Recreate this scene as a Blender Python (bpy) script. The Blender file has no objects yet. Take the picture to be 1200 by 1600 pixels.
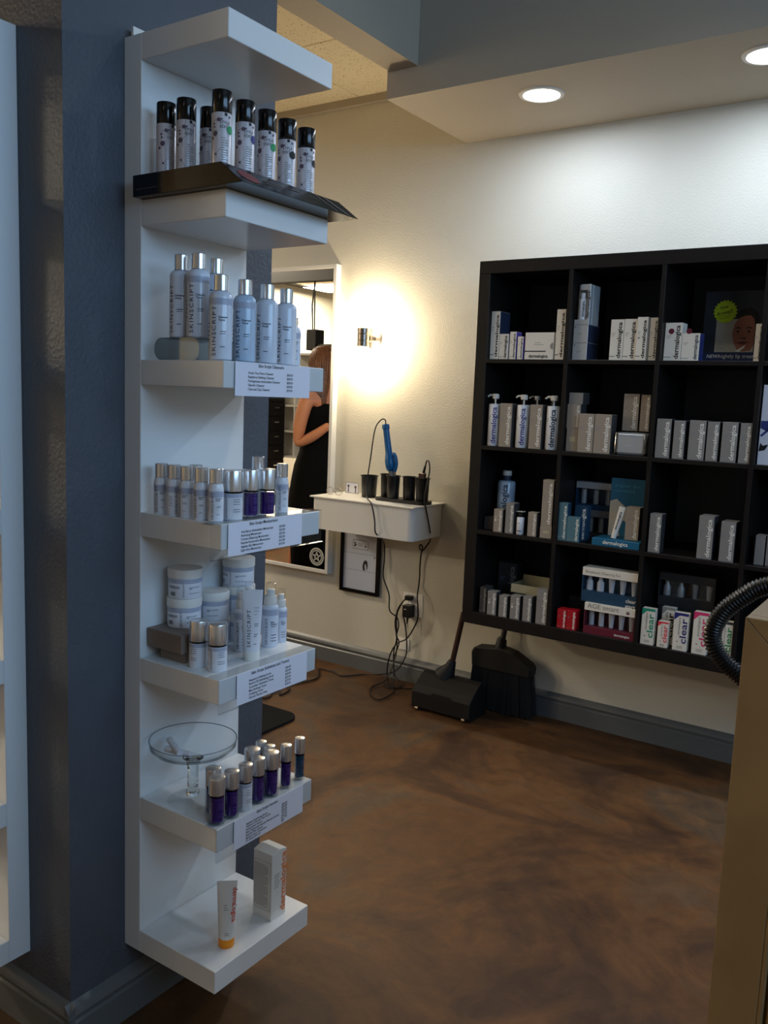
import bpy, bmesh, math, random
from mathutils import Vector, Matrix
random.seed(7)
S = bpy.context.scene
COL = S.collection
PI = math.pi

def lin(r, g, b):
    f = lambda v: (v/255/12.92) if v/255 <= .04045 else ((v/255+.055)/1.055)**2.4
    return (f(r), f(g), f(b), 1)

# ------------------------------------------------------------------ camera
cam = bpy.data.objects.new('camera', bpy.data.cameras.new('camera'))
COL.objects.link(cam)
cam.location = (1.39224, -1.17685, 1.39731)
cam.rotation_euler = (1.439962, -0.038848, 0.597081)
cam.data.sensor_fit = 'VERTICAL'
cam.data.sensor_height = 24.0
cam.data.lens = 1350.163*24/1600
cam.data.clip_start = .02
S.camera = cam
# ------------------------------------------------------------------ world, lights, exposure
W = bpy.data.worlds.new('world'); S.world = W; W.use_nodes = True
W.node_tree.nodes['Background'].inputs[0].default_value = (.55, .70, 1.0, 1)
W.node_tree.nodes['Background'].inputs[1].default_value = .6
S.view_settings.view_transform = 'Standard'
S.view_settings.look = 'None'
S.view_settings.exposure = 0.0
S.view_settings.gamma = 1
S.view_settings.use_curve_mapping = False

def light(name, kind, loc, energy, color, rot=(0, 0, 0), size=None, size_y=None, spread=None, radius=None, spot=None, blend=.3):
    d = bpy.data.lights.new(name, kind); d.energy = energy; d.color = color
    if kind == 'AREA':
        d.shape = 'DISK' if size_y is None else 'RECTANGLE'; d.size = size
        if size_y: d.size_y = size_y
        if spread: d.spread = spread
    if radius is not None: d.shadow_soft_size = radius
    if spot: d.spot_size = spot; d.spot_blend = blend
    o = bpy.data.objects.new(name, d); o.location = loc; o.rotation_euler = rot; COL.objects.link(o); return o
# daylight falling through the shop window in the right hand wall
light('window_daylight', 'AREA', (3.52, -.4, 2.40), 52, (.37, .65, 1.0), (0, PI/2, 0), 1.0, 2.7)
# fittings in the room behind the camera
light('shop_ceiling_light', 'AREA', (1.2, -3.6, 3.2), 4, (1.0, .90, .78), (0, 0, 0), .6, 1.2)
light('shop_downlight', 'AREA', (.6, .95, 3.28), 4.5, (1.0, .92, .82), (0, 0, 0), .25, None, math.radians(95))
# salon troffers (left part of the room); all but the mirrored one unseen, added
TROFFERS = [(-5.803, -3.42), (-3.973, .85), (-3.363, -2.20)]
for (tx_, ty_), en_ in zip(TROFFERS, (170, 85, 25)):
    light('troffer_light', 'AREA', (tx_, ty_, 2.80), en_, (1.0, .85, .64), (0, 0, 0), .56, .56)
# downlights in the soffit; unseen ones on the right added to light the bookcase
DOWN = [(-.076, 1.955), (.72, 1.955), (1.52, 1.955), (2.32, 1.955)]
for dx_, dy_ in DOWN:
    light('downlight_lamp', 'AREA', (dx_, dy_, 2.545), 6.3, (.72, .83, 1.0), (0, 0, 0), .13)

# ------------------------------------------------------------------ helpers
def mat(name, col, rough=.5, metal=0, var=0, scale=40, bump=0, bscale=None, coat=0, emit=None, estr=0, spec=.5, trans=0, ior=1.45, detail=3):
    m = bpy.data.materials.new(name); m.use_nodes = True
    n = m.node_tree.nodes; l = m.node_tree.links; p = n['Principled BSDF']
    p.inputs['Base Color'].default_value = col
    p.inputs['Roughness'].default_value = rough
    p.inputs['Metallic'].default_value = metal
    p.inputs['Coat Weight'].default_value = coat
    p.inputs['Specular IOR Level'].default_value = spec
    p.inputs['Transmission Weight'].default_value = trans
    p.inputs['IOR'].default_value = ior
    if emit: p.inputs['Emission Color'].default_value = emit; p.inputs['Emission Strength'].default_value = estr
    if var or bump:
        tc = n.new('ShaderNodeTexCoord')
        no = n.new('ShaderNodeTexNoise'); no.inputs['Scale'].default_value = scale; no.inputs['Detail'].default_value = detail
        l.new(tc.outputs['Object'], no.inputs['Vector'])
        if var:
            r = n.new('ShaderNodeValToRGB'); e = r.color_ramp.elements
            e[0].position = .3; e[1].position = .7
            e[0].color = tuple(c*(1-var) for c in col[:3])+(1,); e[1].color = tuple(min(1, c*(1+var)) for c in col[:3])+(1,)
            l.new(no.outputs['Fac'], r.inputs['Fac']); l.new(r.outputs['Color'], p.inputs['Base Color'])
        if bump:
            nb = n.new('ShaderNodeTexNoise'); nb.inputs['Scale'].default_value = bscale or scale; nb.inputs['Detail'].default_value = 2
            l.new(tc.outputs['Object'], nb.inputs['Vector'])
            b = n.new('ShaderNodeBump'); b.inputs['Strength'].default_value = bump; b.inputs['Distance'].default_value = .004
            l.new(nb.outputs['Fac'], b.inputs['Height']); l.new(b.outputs['Normal'], p.inputs['Normal'])
    return m

def clear_mat(name, tint=(.96, .97, .98), edge=(.55, .6, .62), gloss=.1, rim=.6, ex=3.5):
    """thin clear plastic or glass sheet: see-through, with reflections and darker edges"""
    m = bpy.data.materials.new(name); m.use_nodes = True
    n = m.node_tree.nodes; l = m.node_tree.links
    n.remove(n['Principled BSDF']); out = n['Material Output']
    lw = n.new('ShaderNodeLayerWeight'); lw.inputs['Blend'].default_value = .5
    mc = n.new('ShaderNodeMix'); mc.data_type = 'RGBA'
    mc.inputs['A'].default_value = (*tint, 1); mc.inputs['B'].default_value = (*edge, 1)
    pw = n.new('ShaderNodeMath'); pw.operation = 'POWER'; pw.inputs[1].default_value = ex
    l.new(lw.outputs['Facing'], pw.inputs[0]); l.new(pw.outputs[0], mc.inputs['Factor'])
    t = n.new('ShaderNodeBsdfTransparent'); l.new(mc.outputs['Result'], t.inputs['Color'])
    g = n.new('ShaderNodeBsdfGlossy'); g.inputs['Roughness'].default_value = .04
    fr = n.new('ShaderNodeLayerWeight'); fr.inputs['Blend'].default_value = .5
    p5 = n.new('ShaderNodeMath'); p5.operation = 'POWER'; p5.inputs[1].default_value = 5; l.new(fr.outputs['Facing'], p5.inputs[0])
    ad = n.new('ShaderNodeMath'); ad.operation = 'MULTIPLY_ADD'; ad.inputs[1].default_value = rim; ad.inputs[2].default_value = gloss*.3; ad.use_clamp = True
    l.new(p5.outputs[0], ad.inputs[0])
    mx = n.new('ShaderNodeMixShader'); l.new(ad.outputs[0], mx.inputs['Fac']); l.new(t.outputs[0], mx.inputs[1]); l.new(g.outputs[0], mx.inputs[2])
    l.new(mx.outputs[0], out.inputs['Surface'])
    return m

def setp(o, label=None, cat=None, group=None, kind=None):
    if label: o['label'] = label
    if cat: o['category'] = cat
    if group: o['group'] = group
    if kind: o['kind'] = kind
    return o

def empty(name, loc, label, cat, group=None, rz=0):
    o = bpy.data.objects.new(name, None); COL.objects.link(o); o.location = loc; o.rotation_euler = (0, 0, rz)
    o.empty_display_size = .02
    return setp(o, label, cat, group)

def link(name, me, parent=None, loc=(0, 0, 0), rot=(0, 0, 0), kind=None):
    o = bpy.data.objects.new(name, me); COL.objects.link(o); o.parent = parent; o.location = loc; o.rotation_euler = rot
    if kind: o['kind'] = kind
    return o

def dup(o, loc=None, rz=None, label=None, group=None, parent=None, name=None):
    c = o.copy(); COL.objects.link(c); c.parent = parent
    if loc is not None: c.location = loc
    if rz is not None: c.rotation_euler = (0, 0, rz)
    if label: c['label'] = label
    if group: c['group'] = group
    for ch in list(o.children): dup(ch, parent=c)
    return c

class MB:
    def __init__(s): s.v = []; s.f = []; s.mi = []
    def add(s, vs, fs, mi=0):
        o = len(s.v); s.v += [tuple(v) for v in vs]; s.f += [tuple(i+o for i in f) for f in fs]; s.mi += [mi]*len(fs); return s
    def box(s, x0, x1, y0, y1, z0, z1, mi=0, side=None):
        v = [(x, y, z) for z in (z0, z1) for y in (y0, y1) for x in (x0, x1)]
        f = [(0, 2, 3, 1), (4, 5, 7, 6), (0, 1, 5, 4), (2, 6, 7, 3), (0, 4, 6, 2), (1, 3, 7, 5)]
        s.add(v, f, mi)
        if side is not None: s.mi[-1] = side; s.mi[-2] = side
        return s
    def lathe(s, prof, seg=24, c=(0, 0, 0), mi=0, a0=0, a1=2*PI, sx=1, sy=1):
        full = abs(a1-a0-2*PI) < 1e-6; n = seg if full else seg+1; vs = []; fs = []
        for r, z in prof:
            for k in range(n):
                a = a0+(a1-a0)*k/seg; vs.append((c[0]+r*sx*math.cos(a), c[1]+r*sy*math.sin(a), c[2]+z))
        for i in range(len(prof)-1):
            for k in range(seg):
                k2 = (k+1) % n if full else k+1
                fs.append((i*n+k, i*n+k2, (i+1)*n+k2, (i+1)*n+k))
        if full:
            if prof[0][0] > 1e-5: fs.append(tuple(range(n))[::-1])
            if prof[-1][0] > 1e-5: fs.append(tuple((len(prof)-1)*n+k for k in range(n)))
        return s.add(vs, fs, mi)
    def prism(s, poly, z0, z1, M=None, mi=0):
        n = len(poly); vs = [Vector((x, y, z)) for z in (z0, z1) for x, y in poly]
        if M: vs = [M @ v for v in vs]
        return s.add(vs, [tuple(range(n))[::-1], tuple(range(n, 2*n))]+[(i, (i+1) % n, n+(i+1) % n, n+i) for i in range(n)], mi)
    def tube(s, path, r, seg=8, mi=0, closed=False):
        P = [Vector(p) for p in path]; n = len(P); R = r if isinstance(r, (list, tuple)) else [r]*n
        vs = []; fs = []; up = None
        for i in range(n):
            t = (P[(i+1) % n]-P[i-1]) if closed else (P[min(i+1, n-1)]-P[max(i-1, 0)])
            t = t.normalized() if t.length > 1e-9 else Vector((0, 0, 1))
            if up is None:
                up = Vector((0, 0, 1)) if abs(t.z) < .9 else Vector((1, 0, 0))
            a = up-t*up.dot(t); a.normalize(); up = a; b = t.cross(a)
            for k in range(seg):
                w = 2*PI*k/seg; vs.append(P[i]+(a*math.cos(w)+b*math.sin(w))*R[i])
        for i in range(n if closed else n-1):
            j = (i+1) % n
            for k in range(seg): fs.append((i*seg+k, i*seg+(k+1) % seg, j*seg+(k+1) % seg, j*seg+k))
        if not closed: fs += [tuple(range(seg))[::-1], tuple((n-1)*seg+k for k in range(seg))]
        return s.add(vs, fs, mi)
    def mesh(s, mats, bevel=0, smooth=None, seg=1):
        me = bpy.data.meshes.new('m'); me.from_pydata(s.v, [], s.f)
        for p, i in zip(me.polygons, s.mi): p.material_index = i
        for m in (mats if isinstance(mats, (list, tuple)) else [mats]): me.materials.append(m)
        bm = bmesh.new(); bm.from_mesh(me)
        bmesh.ops.recalc_face_normals(bm, faces=bm.faces)
        if bevel: bmesh.ops.bevel(bm, geom=[e for e in bm.edges if e.calc_face_angle(0) > .5], offset=bevel, segments=seg, affect='EDGES', profile=.5, clamp_overlap=True)
        bm.to_mesh(me); bm.free()
        if smooth:
            me.shade_smooth(); me.set_sharp_from_angle(angle=math.radians(smooth))
        return me
    def obj(s, name, mats, parent=None, loc=(0, 0, 0), rot=(0, 0, 0), bevel=0, smooth=None, kind=None, seg=1):
        return link(name, s.mesh(mats, bevel, smooth, seg), parent, loc, rot, kind)

def rrect(x0, x1, y0, y1, r, n=5):
    p = []
    for cx, cy, a in ((x1-r, y1-r, 0), (x0+r, y1-r, 90), (x0+r, y0+r, 180), (x1-r, y0+r, 270)):
        for k in range(n+1):
            t = math.radians(a+90*k/n); p.append((cx+r*math.cos(t), cy+r*math.sin(t)))
    return p

def spline(pts, k=6, closed=False):
    P = [Vector(p) for p in pts]; n = len(P); o = []
    for i in range(n if closed else n-1):
        p0, p1, p2, p3 = (P[(i-1) % n], P[i], P[(i+1) % n], P[(i+2) % n]) if closed else (P[max(i-1, 0)], P[i], P[i+1], P[min(i+2, n-1)])
        for j in range(k):
            t = j/k
            o.append(.5*((2*p1)+(p2-p0)*t+(2*p0-5*p1+4*p2-p3)*t*t+(3*p1-p0-3*p2+p3)*t**3))
    if not closed: o.append(P[-1])
    return o

TXC = {}
def txt(s, bold=0.0, shear=0, cuts=0):
    k = (s, bold, shear, cuts)
    if k not in TXC:
        cu = bpy.data.curves.new('t', 'FONT'); cu.body = s; cu.size = 1; cu.resolution_u = 2; cu.offset = bold; cu.shear = shear; cu.space_line = 1.0
        if s == 'SKINSCRIPT': cu.space_character = 1.22
        ob = bpy.data.objects.new('t', cu); COL.objects.link(ob)
        dg = bpy.context.evaluated_depsgraph_get()
        me = bpy.data.meshes.new_from_object(ob.evaluated_get(dg))
        if cuts:
            bm = bmesh.new(); bm.from_mesh(me); ys = [q.co.y for q in bm.verts]
            for c_ in range(1, cuts):
                bmesh.ops.bisect_plane(bm, geom=bm.verts[:]+bm.edges[:]+bm.faces[:], plane_co=(0, min(ys)+(max(ys)-min(ys))*c_/cuts, 0), plane_no=(0, 1, 0))
            bm.to_mesh(me); bm.free()
        v = [tuple(p.co) for p in me.vertices]; f = [tuple(p.vertices) for p in me.polygons]
        x0 = min(p[0] for p in v); x1 = max(p[0] for p in v); w = x1-x0
        TXC[k] = ([((p[0]-x0)/w, p[1]/w) for p in v], f, max(p[1] for p in v)/w, min(p[1] for p in v)/w)
        bpy.data.objects.remove(ob); bpy.data.meshes.remove(me); bpy.data.curves.remove(cu)
    return TXC[k]

class TX:
    """collects flat lettering; each call maps (u along reading direction, v up) to 3-D"""
    def __init__(s): s.m = MB()
    def flat(s, text, o, ux, uy, width=None, height=None, bold=0., mi=0, shear=0, squash=1):
        v, f, hi, lo = txt(text, bold, shear)
        if width is None: width = height/hi
        o, ux, uy = Vector(o), Vector(ux), Vector(uy)
        s.m.add([o+ux*(x*width)+uy*(y*width*squash) for x, y in v], f, mi); return s
    def cyl(s, text, r, ang, z0, length, up=True, bold=0., mi=0, eps=.0005, squash=1):
        v, f, hi, lo = txt(text, bold, 0, 5 if up else 0); mid = (hi+0)/2
        vs = []
        for x, y in v:
            if up: a = ang-((y-mid)*length*squash)/r; z = z0+x*length      # reads upward, tops to the left
            else: a = ang+((x-.5)*length)/r; z = z0+y*length*squash
            vs.append(((r+eps)*math.cos(a), (r+eps)*math.sin(a), z))
        s.m.add(vs, f, mi); return s
    def cbar(s, r, a0, a1, z0, z1, mi=0, eps=.0004, n=3):
        vs = []
        for k in range(n+1):
            a = a0+(a1-a0)*k/n; vs += [((r+eps)*math.cos(a), (r+eps)*math.sin(a), z0), ((r+eps)*math.cos(a), (r+eps)*math.sin(a), z1)]
        s.m.add(vs, [(2*k, 2*k+2, 2*k+3, 2*k+1) for k in range(n)], mi); return s
    def cdisc(s, r, a, z, q, n=16, eps=.0005, rings=3):
        vs = [((r+eps)*math.cos(a), (r+eps)*math.sin(a), z)]; fs = []
        for i in range(1, rings+1):
            for k in range(n):
                w = 2*PI*k/n; aa = a+q*i/rings/r*math.cos(w); vs.append(((r+eps)*math.cos(aa), (r+eps)*math.sin(aa), z+q*i/rings*math.sin(w)))
        for k in range(n):
            fs.append((0, 1+k, 1+(k+1) % n))
            for i in range(rings-1): fs.append((1+i*n+k, 1+(i+1)*n+k, 1+(i+1)*n+(k+1) % n, 1+i*n+(k+1) % n))
        s.m.add(vs, fs); return s
    def quad(s, o, ux, uy, w, h, mi=0):
        o, ux, uy = Vector(o), Vector(ux), Vector(uy)
        s.m.add([o, o+ux*w, o+ux*w+uy*h, o+uy*h], [(0, 1, 2, 3)], mi); return s
    def disc(s, c, ux, uy, r, n=16, mi=0, ry=None):
        c, ux, uy = Vector(c), Vector(ux), Vector(uy); ry = ry or r
        s.m.add([c+ux*(r*math.cos(2*PI*k/n))+uy*(ry*math.sin(2*PI*k/n)) for k in range(n)], [tuple(range(n))], mi); return s
    def poly(s, pts, mi=0):
        s.m.add(pts, [tuple(range(len(pts)))], mi); return s
    def obj(s, name, mats, parent=None, loc=(0, 0, 0)):
        me = bpy.data.meshes.new('m'); me.from_pydata(s.m.v, [], s.m.f)
        for p, i in zip(me.polygons, s.m.mi): p.material_index = i
        for m in (mats if isinstance(mats, (list, tuple)) else [mats]): me.materials.append(m)
        return link(name, me, parent, loc)
    def mesh(s, mats):
        o = s.obj('x', mats); me = o.data; bpy.data.objects.remove(o); return me
EX, EY, EZ = Vector((1, 0, 0)), Vector((0, 1, 0)), Vector((0, 0, 1))

# ------------------------------------------------------------------ materials
M = {}
M['wall'] = mat('wall_cream_paint', lin(212, 208, 194), .55, var=.02, scale=3, bump=.35, bscale=150)
M['soffit'] = mat('soffit_paint', lin(178, 168, 152), .6, bump=.3, bscale=150)
M['pillar'] = mat('pillar_slate_paint', lin(80, 85, 94), .5, var=.03, scale=4, bump=.45, bscale=130)
M['base'] = mat('baseboard_grey', lin(100, 103, 104), .35)
M['lack'] = mat('white_lacquer', lin(226, 228, 228), .22, var=.01, scale=2)
M['dark'] = mat('black_brown_laminate', lin(28, 25, 24), .48, var=.12, scale=25, spec=.25)
M['back'] = mat('dark_back_panel', lin(60, 60, 64), .5)
M['white'] = mat('white_satin', lin(228, 226, 220), .35)
M['black'] = mat('black_plastic', lin(22, 22, 24), .35)
M['blackmat'] = mat('black_matte', lin(30, 30, 32), .7, var=.1, scale=60)
M['blackgloss'] = mat('black_gloss', lin(10, 10, 12), .15)
M['silver'] = mat('brushed_silver', lin(226, 227, 230), .24, metal=.85)
M['chrome'] = mat('chrome', lin(215, 215, 215), .12, metal=1)
M['steel'] = mat('brushed_steel', lin(170, 160, 150), .3, metal=1)
M['bwhite'] = mat('bottle_white', lin(224, 228, 236), .2)
M['bpearl'] = mat('bottle_pearl', lin(212, 219, 232), .14, var=.04, scale=8)
M['bblue'] = mat('bottle_pale_blue', lin(182, 202, 224), .14)
M['band'] = mat('dotted_blue_band', lin(172, 180, 200), .35, var=.2, scale=900)
M['ink'] = mat('dark_ink', lin(40, 44, 66), .6)
M['inkdim'] = mat('dim_print', lin(92, 74, 140), .5)
M['inkblk'] = mat('black_ink', lin(18, 18, 20), .6)
M['inkfaint'] = mat('faint_ink', lin(120, 128, 150), .6)
M['inkgrey'] = mat('grey_ink', lin(150, 146, 140), .6)
M['inkwhite'] = mat('white_ink', lin(235, 235, 230), .6)
M['inkpurple'] = mat('violet_ink', lin(60, 50, 130), .5)
M['purple'] = mat('purple_serum', lin(44, 18, 104), .08, var=.15, scale=30, coat=1)
M['teal_s'] = mat('teal_serum', lin(16, 66, 84), .1, coat=.4)
M['clear'] = clear_mat('clear_acrylic')
M['cglass'] = clear_mat('clear_glass_sheet', (.985, .99, .99), (.10, .13, .14), .03, .25, 7)
M['gblock'] = clear_mat('glass_block_grey', (.60, .63, .63), (.06, .07, .08), .15, .5, 4)
M['glass'] = mat('solid_glass', (.88, .93, .93, 1), .02, trans=1, ior=1.45)
M['paper'] = mat('label_paper', lin(222, 226, 240), .6)
M['cardw'] = mat('carton_white', lin(238, 233, 222), .45)
M['cardt'] = mat('carton_taupe', lin(160, 149, 136), .5)
M['cardg'] = mat('carton_grey', lin(140, 138, 136), .5)
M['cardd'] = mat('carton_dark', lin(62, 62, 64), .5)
M['cardn'] = mat('carton_navy', lin(44, 56, 82), .5)
M['cardp'] = mat('carton_violet', lin(110, 90, 190), .5)
M['cardb'] = mat('carton_teal', lin(82, 122, 136), .5)
M['cardbd'] = mat('carton_deep_blue', lin(28, 66, 96), .5)
M['cardblue'] = mat('carton_blue', lin(44, 62, 130), .5)
M['cardr'] = mat('carton_red', lin(176, 16, 34), .45)
M['cardwine'] = mat('carton_wine', lin(104, 28, 48), .5)
M['cream'] = mat('carton_cream', lin(186, 180, 150), .55)
M['cardsil'] = mat('carton_silver', lin(204, 206, 208), .3, metal=.3)
M['oran'] = mat('orange_plastic', lin(244, 150, 24), .35)
M['oranink'] = mat('orange_ink', lin(236, 130, 60), .5)
M['redink'] = mat('red_ink', lin(220, 80, 60), .5)
M['green'] = mat('green_print', lin(24, 150, 120), .5)
M['grnlime'] = mat('lime_sticker', lin(196, 226, 40), .6)
M['greenst'] = mat('green_sticker', lin(30, 150, 90), .5)
M['pink'] = mat('pink_print', lin(226, 60, 120), .5)
M['coral'] = mat('coral_print', lin(232, 70, 84), .5)
M['navyp'] = mat('navy_print', lin(40, 44, 120), .5)
M['kraft'] = mat('pale_wood', lin(146, 118, 78), .55, var=.12, scale=9)
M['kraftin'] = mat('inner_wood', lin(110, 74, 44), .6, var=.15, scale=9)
M['riser'] = mat('brown_board', lin(130, 116, 105), .6)
M['blue'] = mat('blue_plastic', lin(20, 92, 150), .25)
M['brownb'] = mat('dark_brown_plastic', lin(60, 36, 30), .4)
M['blackpan'] = mat('black_pan', lin(17, 17, 18), .6)
M['barrel'] = mat('grey_barrel', lin(120, 116, 112), .4, metal=.5)
M['outlet'] = mat('outlet_plastic', lin(244, 242, 236), .4)
M['cord'] = mat('cord_black', lin(26, 22, 22), .5)
M['cordbr'] = mat('cord_brown', lin(48, 32, 26), .55)
M['mirror'] = mat('mirror_silver', (.92, .92, .90, 1), .005, metal=1)
M['skin'] = mat('skin', lin(196, 132, 98), .5, var=.05, scale=20)
M['hair'] = mat('brown_hair', lin(104, 66, 44), .45, var=.35, scale=60)
M['dress'] = mat('black_dress', lin(10, 10, 11), .95, var=.1, scale=30, spec=.15)
M['lens'] = mat('lamp_lens', (1, 1, 1, 1), .4, emit=(.92, .96, 1, 1), estr=14)
M['panel'] = mat('panel_lens', (1, 1, 1, 1), .4, emit=(1, .92, .76, 1), estr=7)
M['warmbulb'] = mat('warm_bulb', (1, 1, 1, 1), .4, emit=(1, .8, .48, 1), estr=40)
M['can'] = mat('can_print_white', lin(206, 200, 204), .25, metal=.1)
M['mauve'] = mat('mauve_ink', lin(92, 78, 92), .5)
M['rubber'] = mat('rubber_mat', lin(26, 26, 27), .9, spec=.2)
M['skinprint'] = mat('poster_brown', lin(168, 108, 84), .6)
M['poster'] = mat('poster_dark', lin(40, 48, 60), .5)
M['posterb'] = mat('poster_navy', lin(36, 50, 92), .5)
M['lips'] = mat('poster_lips', lin(150, 74, 74), .6)
M['teald'] = mat('display_teal', lin(20, 100, 136), .5)
M['inkteal'] = mat('teal_ink', lin(70, 150, 186), .5)
M['handp'] = mat('print_beige', lin(190, 184, 170), .5)
M['curtain'] = mat('curtain_cream', lin(214, 200, 160), .8)

# stained concrete floor
m = bpy.data.materials.new('stained_concrete'); m.use_nodes = True; n = m.node_tree.nodes; l = m.node_tree.links; p = n['Principled BSDF']
tc = n.new('ShaderNodeTexCoord')
def noise(sc, det, dist=0, rough=.55):
    q = n.new('ShaderNodeTexNoise'); q.inputs['Scale'].default_value = sc; q.inputs['Detail'].default_value = det; q.inputs['Distortion'].default_value = dist; q.inputs['Roughness'].default_value = rough
    l.new(tc.outputs['Object'], q.inputs['Vector']); return q
a = noise(1.7, 6, .9, .62); r = n.new('ShaderNodeValToRGB'); e = r.color_ramp.elements
e[0].position = .28; e[0].color = lin(60, 42, 30); e[1].position = .75; e[1].color = lin(124, 88, 52)
for pos, c in ((.42, lin(80, 56, 37)), (.52, lin(106, 73, 42)), (.62, lin(94, 76, 57))):
    q = e.new(pos); q.color = c
l.new(a.outputs['Fac'], r.inputs['Fac'])
b = noise(7, 8, 1.5, .7); r2 = n.new('ShaderNodeValToRGB'); r2.color_ramp.elements[0].position = .35; r2.color_ramp.elements[0].color = (.62, .58, .58, 1); r2.color_ramp.elements[1].position = .68; r2.color_ramp.elements[1].color = (1.15, 1.1, 1.05, 1)
l.new(b.outputs['Fac'], r2.inputs['Fac'])
mx = n.new('ShaderNodeMix'); mx.data_type = 'RGBA'; mx.blend_type = 'MULTIPLY'; mx.inputs['Factor'].default_value = .85
l.new(r.outputs['Color'], mx.inputs['A']); l.new(r2.outputs['Color'], mx.inputs['B']); l.new(mx.outputs['Result'], p.inputs['Base Color'])
rr = n.new('ShaderNodeMapRange'); rr.inputs['To Min'].default_value = .45; rr.inputs['To Max'].default_value = .65; l.new(b.outputs['Fac'], rr.inputs['Value']); l.new(rr.outputs[0], p.inputs['Roughness'])
bp = n.new('ShaderNodeBump'); bp.inputs['Strength'].default_value = .15; bp.inputs['Distance'].default_value = .003; l.new(b.outputs['Fac'], bp.inputs['Height']); l.new(bp.outputs['Normal'], p.inputs['Normal'])
p.inputs['Specular IOR Level'].default_value = .3
M['floor'] = m
# acoustic tile: cream with dark pinholes
m = bpy.data.materials.new('acoustic_tile'); m.use_nodes = True; n = m.node_tree.nodes; l = m.node_tree.links; p = n['Principled BSDF']; p.inputs['Roughness'].default_value = .9
tc = n.new('ShaderNodeTexCoord'); vo = n.new('ShaderNodeTexVoronoi'); vo.inputs['Scale'].default_value = 70; l.new(tc.outputs['Object'], vo.inputs['Vector'])
r = n.new('ShaderNodeValToRGB'); e = r.color_ramp.elements; e[0].position = .12; e[0].color = lin(150, 125, 85); e[1].position = .25; e[1].color = lin(238, 226, 196)
l.new(vo.outputs['Distance'], r.inputs['Fac']); l.new(r.outputs['Color'], p.inputs['Base Color'])
M['tile'] = m

# ------------------------------------------------------------------ room shell
def struct(name, mb, m, parent=None, bevel=0, smooth=None):
    return mb.obj(name, m, parent, bevel=bevel, smooth=smooth, kind='structure' if parent is None else None)
XL, XR, YF, YB = -6.5, 3.6, -5.3, 2.38
struct('floor', MB().box(XL-.1, XR+.1, YF-.1, YB+.1, -.1, 0), M['floor'])
struct('wall_back', MB().box(XL-.1, XR+.1, YB, YB+.1, 0, 3.4), M['wall'])
struct('wall_left', MB().box(XL-.1, XL, YF, YB, 0, 3.4), M['wall'])
struct('wall_front', MB().box(XL-.1, XR+.1, YF-.1, YF, 0, 3.4), M['wall'])
wy0, wy1, wz0, wz1 = -1.8, 1.0, 1.85, 2.95
struct('wall_right', MB().box(XR, XR+.1, YF, wy0, 0, 3.4).box(XR, XR+.1, wy1, YB, 0, 3.4).box(XR, XR+.1, wy0, wy1, 0, wz0).box(XR, XR+.1, wy0, wy1, wz1, 3.4), M['wall'])
wf = struct('window_1', MB().box(XR+.02, XR+.08, wy0, wy0+.05, wz0, wz1).box(XR+.02, XR+.08, wy1-.05, wy1, wz0, wz1).box(XR+.02, XR+.08, wy0+.05, wy1-.05, wz0, wz0+.05).box(XR+.02, XR+.08, wy0+.05, wy1-.05, wz1-.05, wz1).box(XR+.02, XR+.08, -.43, -.37, wz0+.05, wz1-.05), M['white'])
MB().box(XR+.045, XR+.055, wy0+.05, -.43, wz0+.05, wz1-.05).obj('window_pane', M['clear'], wf)
MB().box(XR+.045, XR+.055, -.37, wy1-.05, wz0+.05, wz1-.05).obj('window_pane', M['clear'], wf)
# ceilings: high plasterboard over the shop, acoustic tiles over the salon
struct('ceiling', MB().box(-.49, XR+.1, YF-.1, YB+.1, 3.3, 3.4), M['soffit'])
ct = struct('ceiling_salon', MB().box(XL-.1, -.56, YF-.1, YB+.1, 2.87, 2.97), M['blackmat'])
tile_me = MB().box(-.303, .303, -.303, .303, 0, .02).mesh(M['tile'], bevel=.004)
TR = []
for i in range(10):
    for j in range(13):
        x = -.923-.61*i; y = 2.070-.61*j
        if x < XL+.2 or y < YF+.2: continue
        if any(abs(x-a) < .31 and abs(y-b_) < .31 for a, b_ in TROFFERS): TR.append((x, y)); continue
        link('ceiling_tile', tile_me, ct, (x, y, 2.835))
struct('trim_1', MB().box(XL, -.63, YB-.022, YB-.001, 2.80, 2.835), M['soffit'])
struct('soffit', MB().box(-.63, XR, 1.735, YB-.001, 2.55, 3.299), M['soffit'])
struct('beam', MB().box(-.618, -.49, .441, 1.734, 2.65, 3.299).box(-.618, -.49, YF, -.141, 2.65, 3.299), M['soffit'])
pil = struct('pillar', MB().box(-1.05, -.05, -.14, .44, 0, 3.299), M['pillar'])
# baseboards with a moulded top
def bb_prof(t=.016, h=.112): return [(0, 0), (t, 0), (t, h*.62), (t*.75, h*.66), (t*.75, h*.72), (t*1.05, h*.78), (t*.9, h*.86), (t*.35, h*.95), (0, h)]
def baseboard(name, a, b_, nrm, h=.112):
    a, b_, nrm = Vector(a), Vector(b_), Vector(nrm); pr_ = bb_prof(h=h); k = len(pr_)
    vs = [q+nrm*x+EZ*z for q in (a, b_) for x, z in pr_]
    struct(name, MB().add(vs, [tuple(range(k)), tuple(range(k, 2*k))[::-1]]+[(i, k+i, k+(i+1) % k, (i+1) % k) for i in range(k)]), M['base'], smooth=40)
baseboard('baseboard_back', (XL, YB, 0), (XR, YB, 0), (0, -1, 0), .118)
baseboard('baseboard_pillar_right', (-.05, -.156, 0), (-.05, .44, 0), (1, 0, 0), .112)
baseboard('baseboard_pillar_front', (-1.05, -.14, 0), (-.034, -.14, 0), (0, -1, 0), .112)
baseboard('baseboard_left', (XL, YF, 0), (XL, YB, 0), (1, 0, 0))
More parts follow.
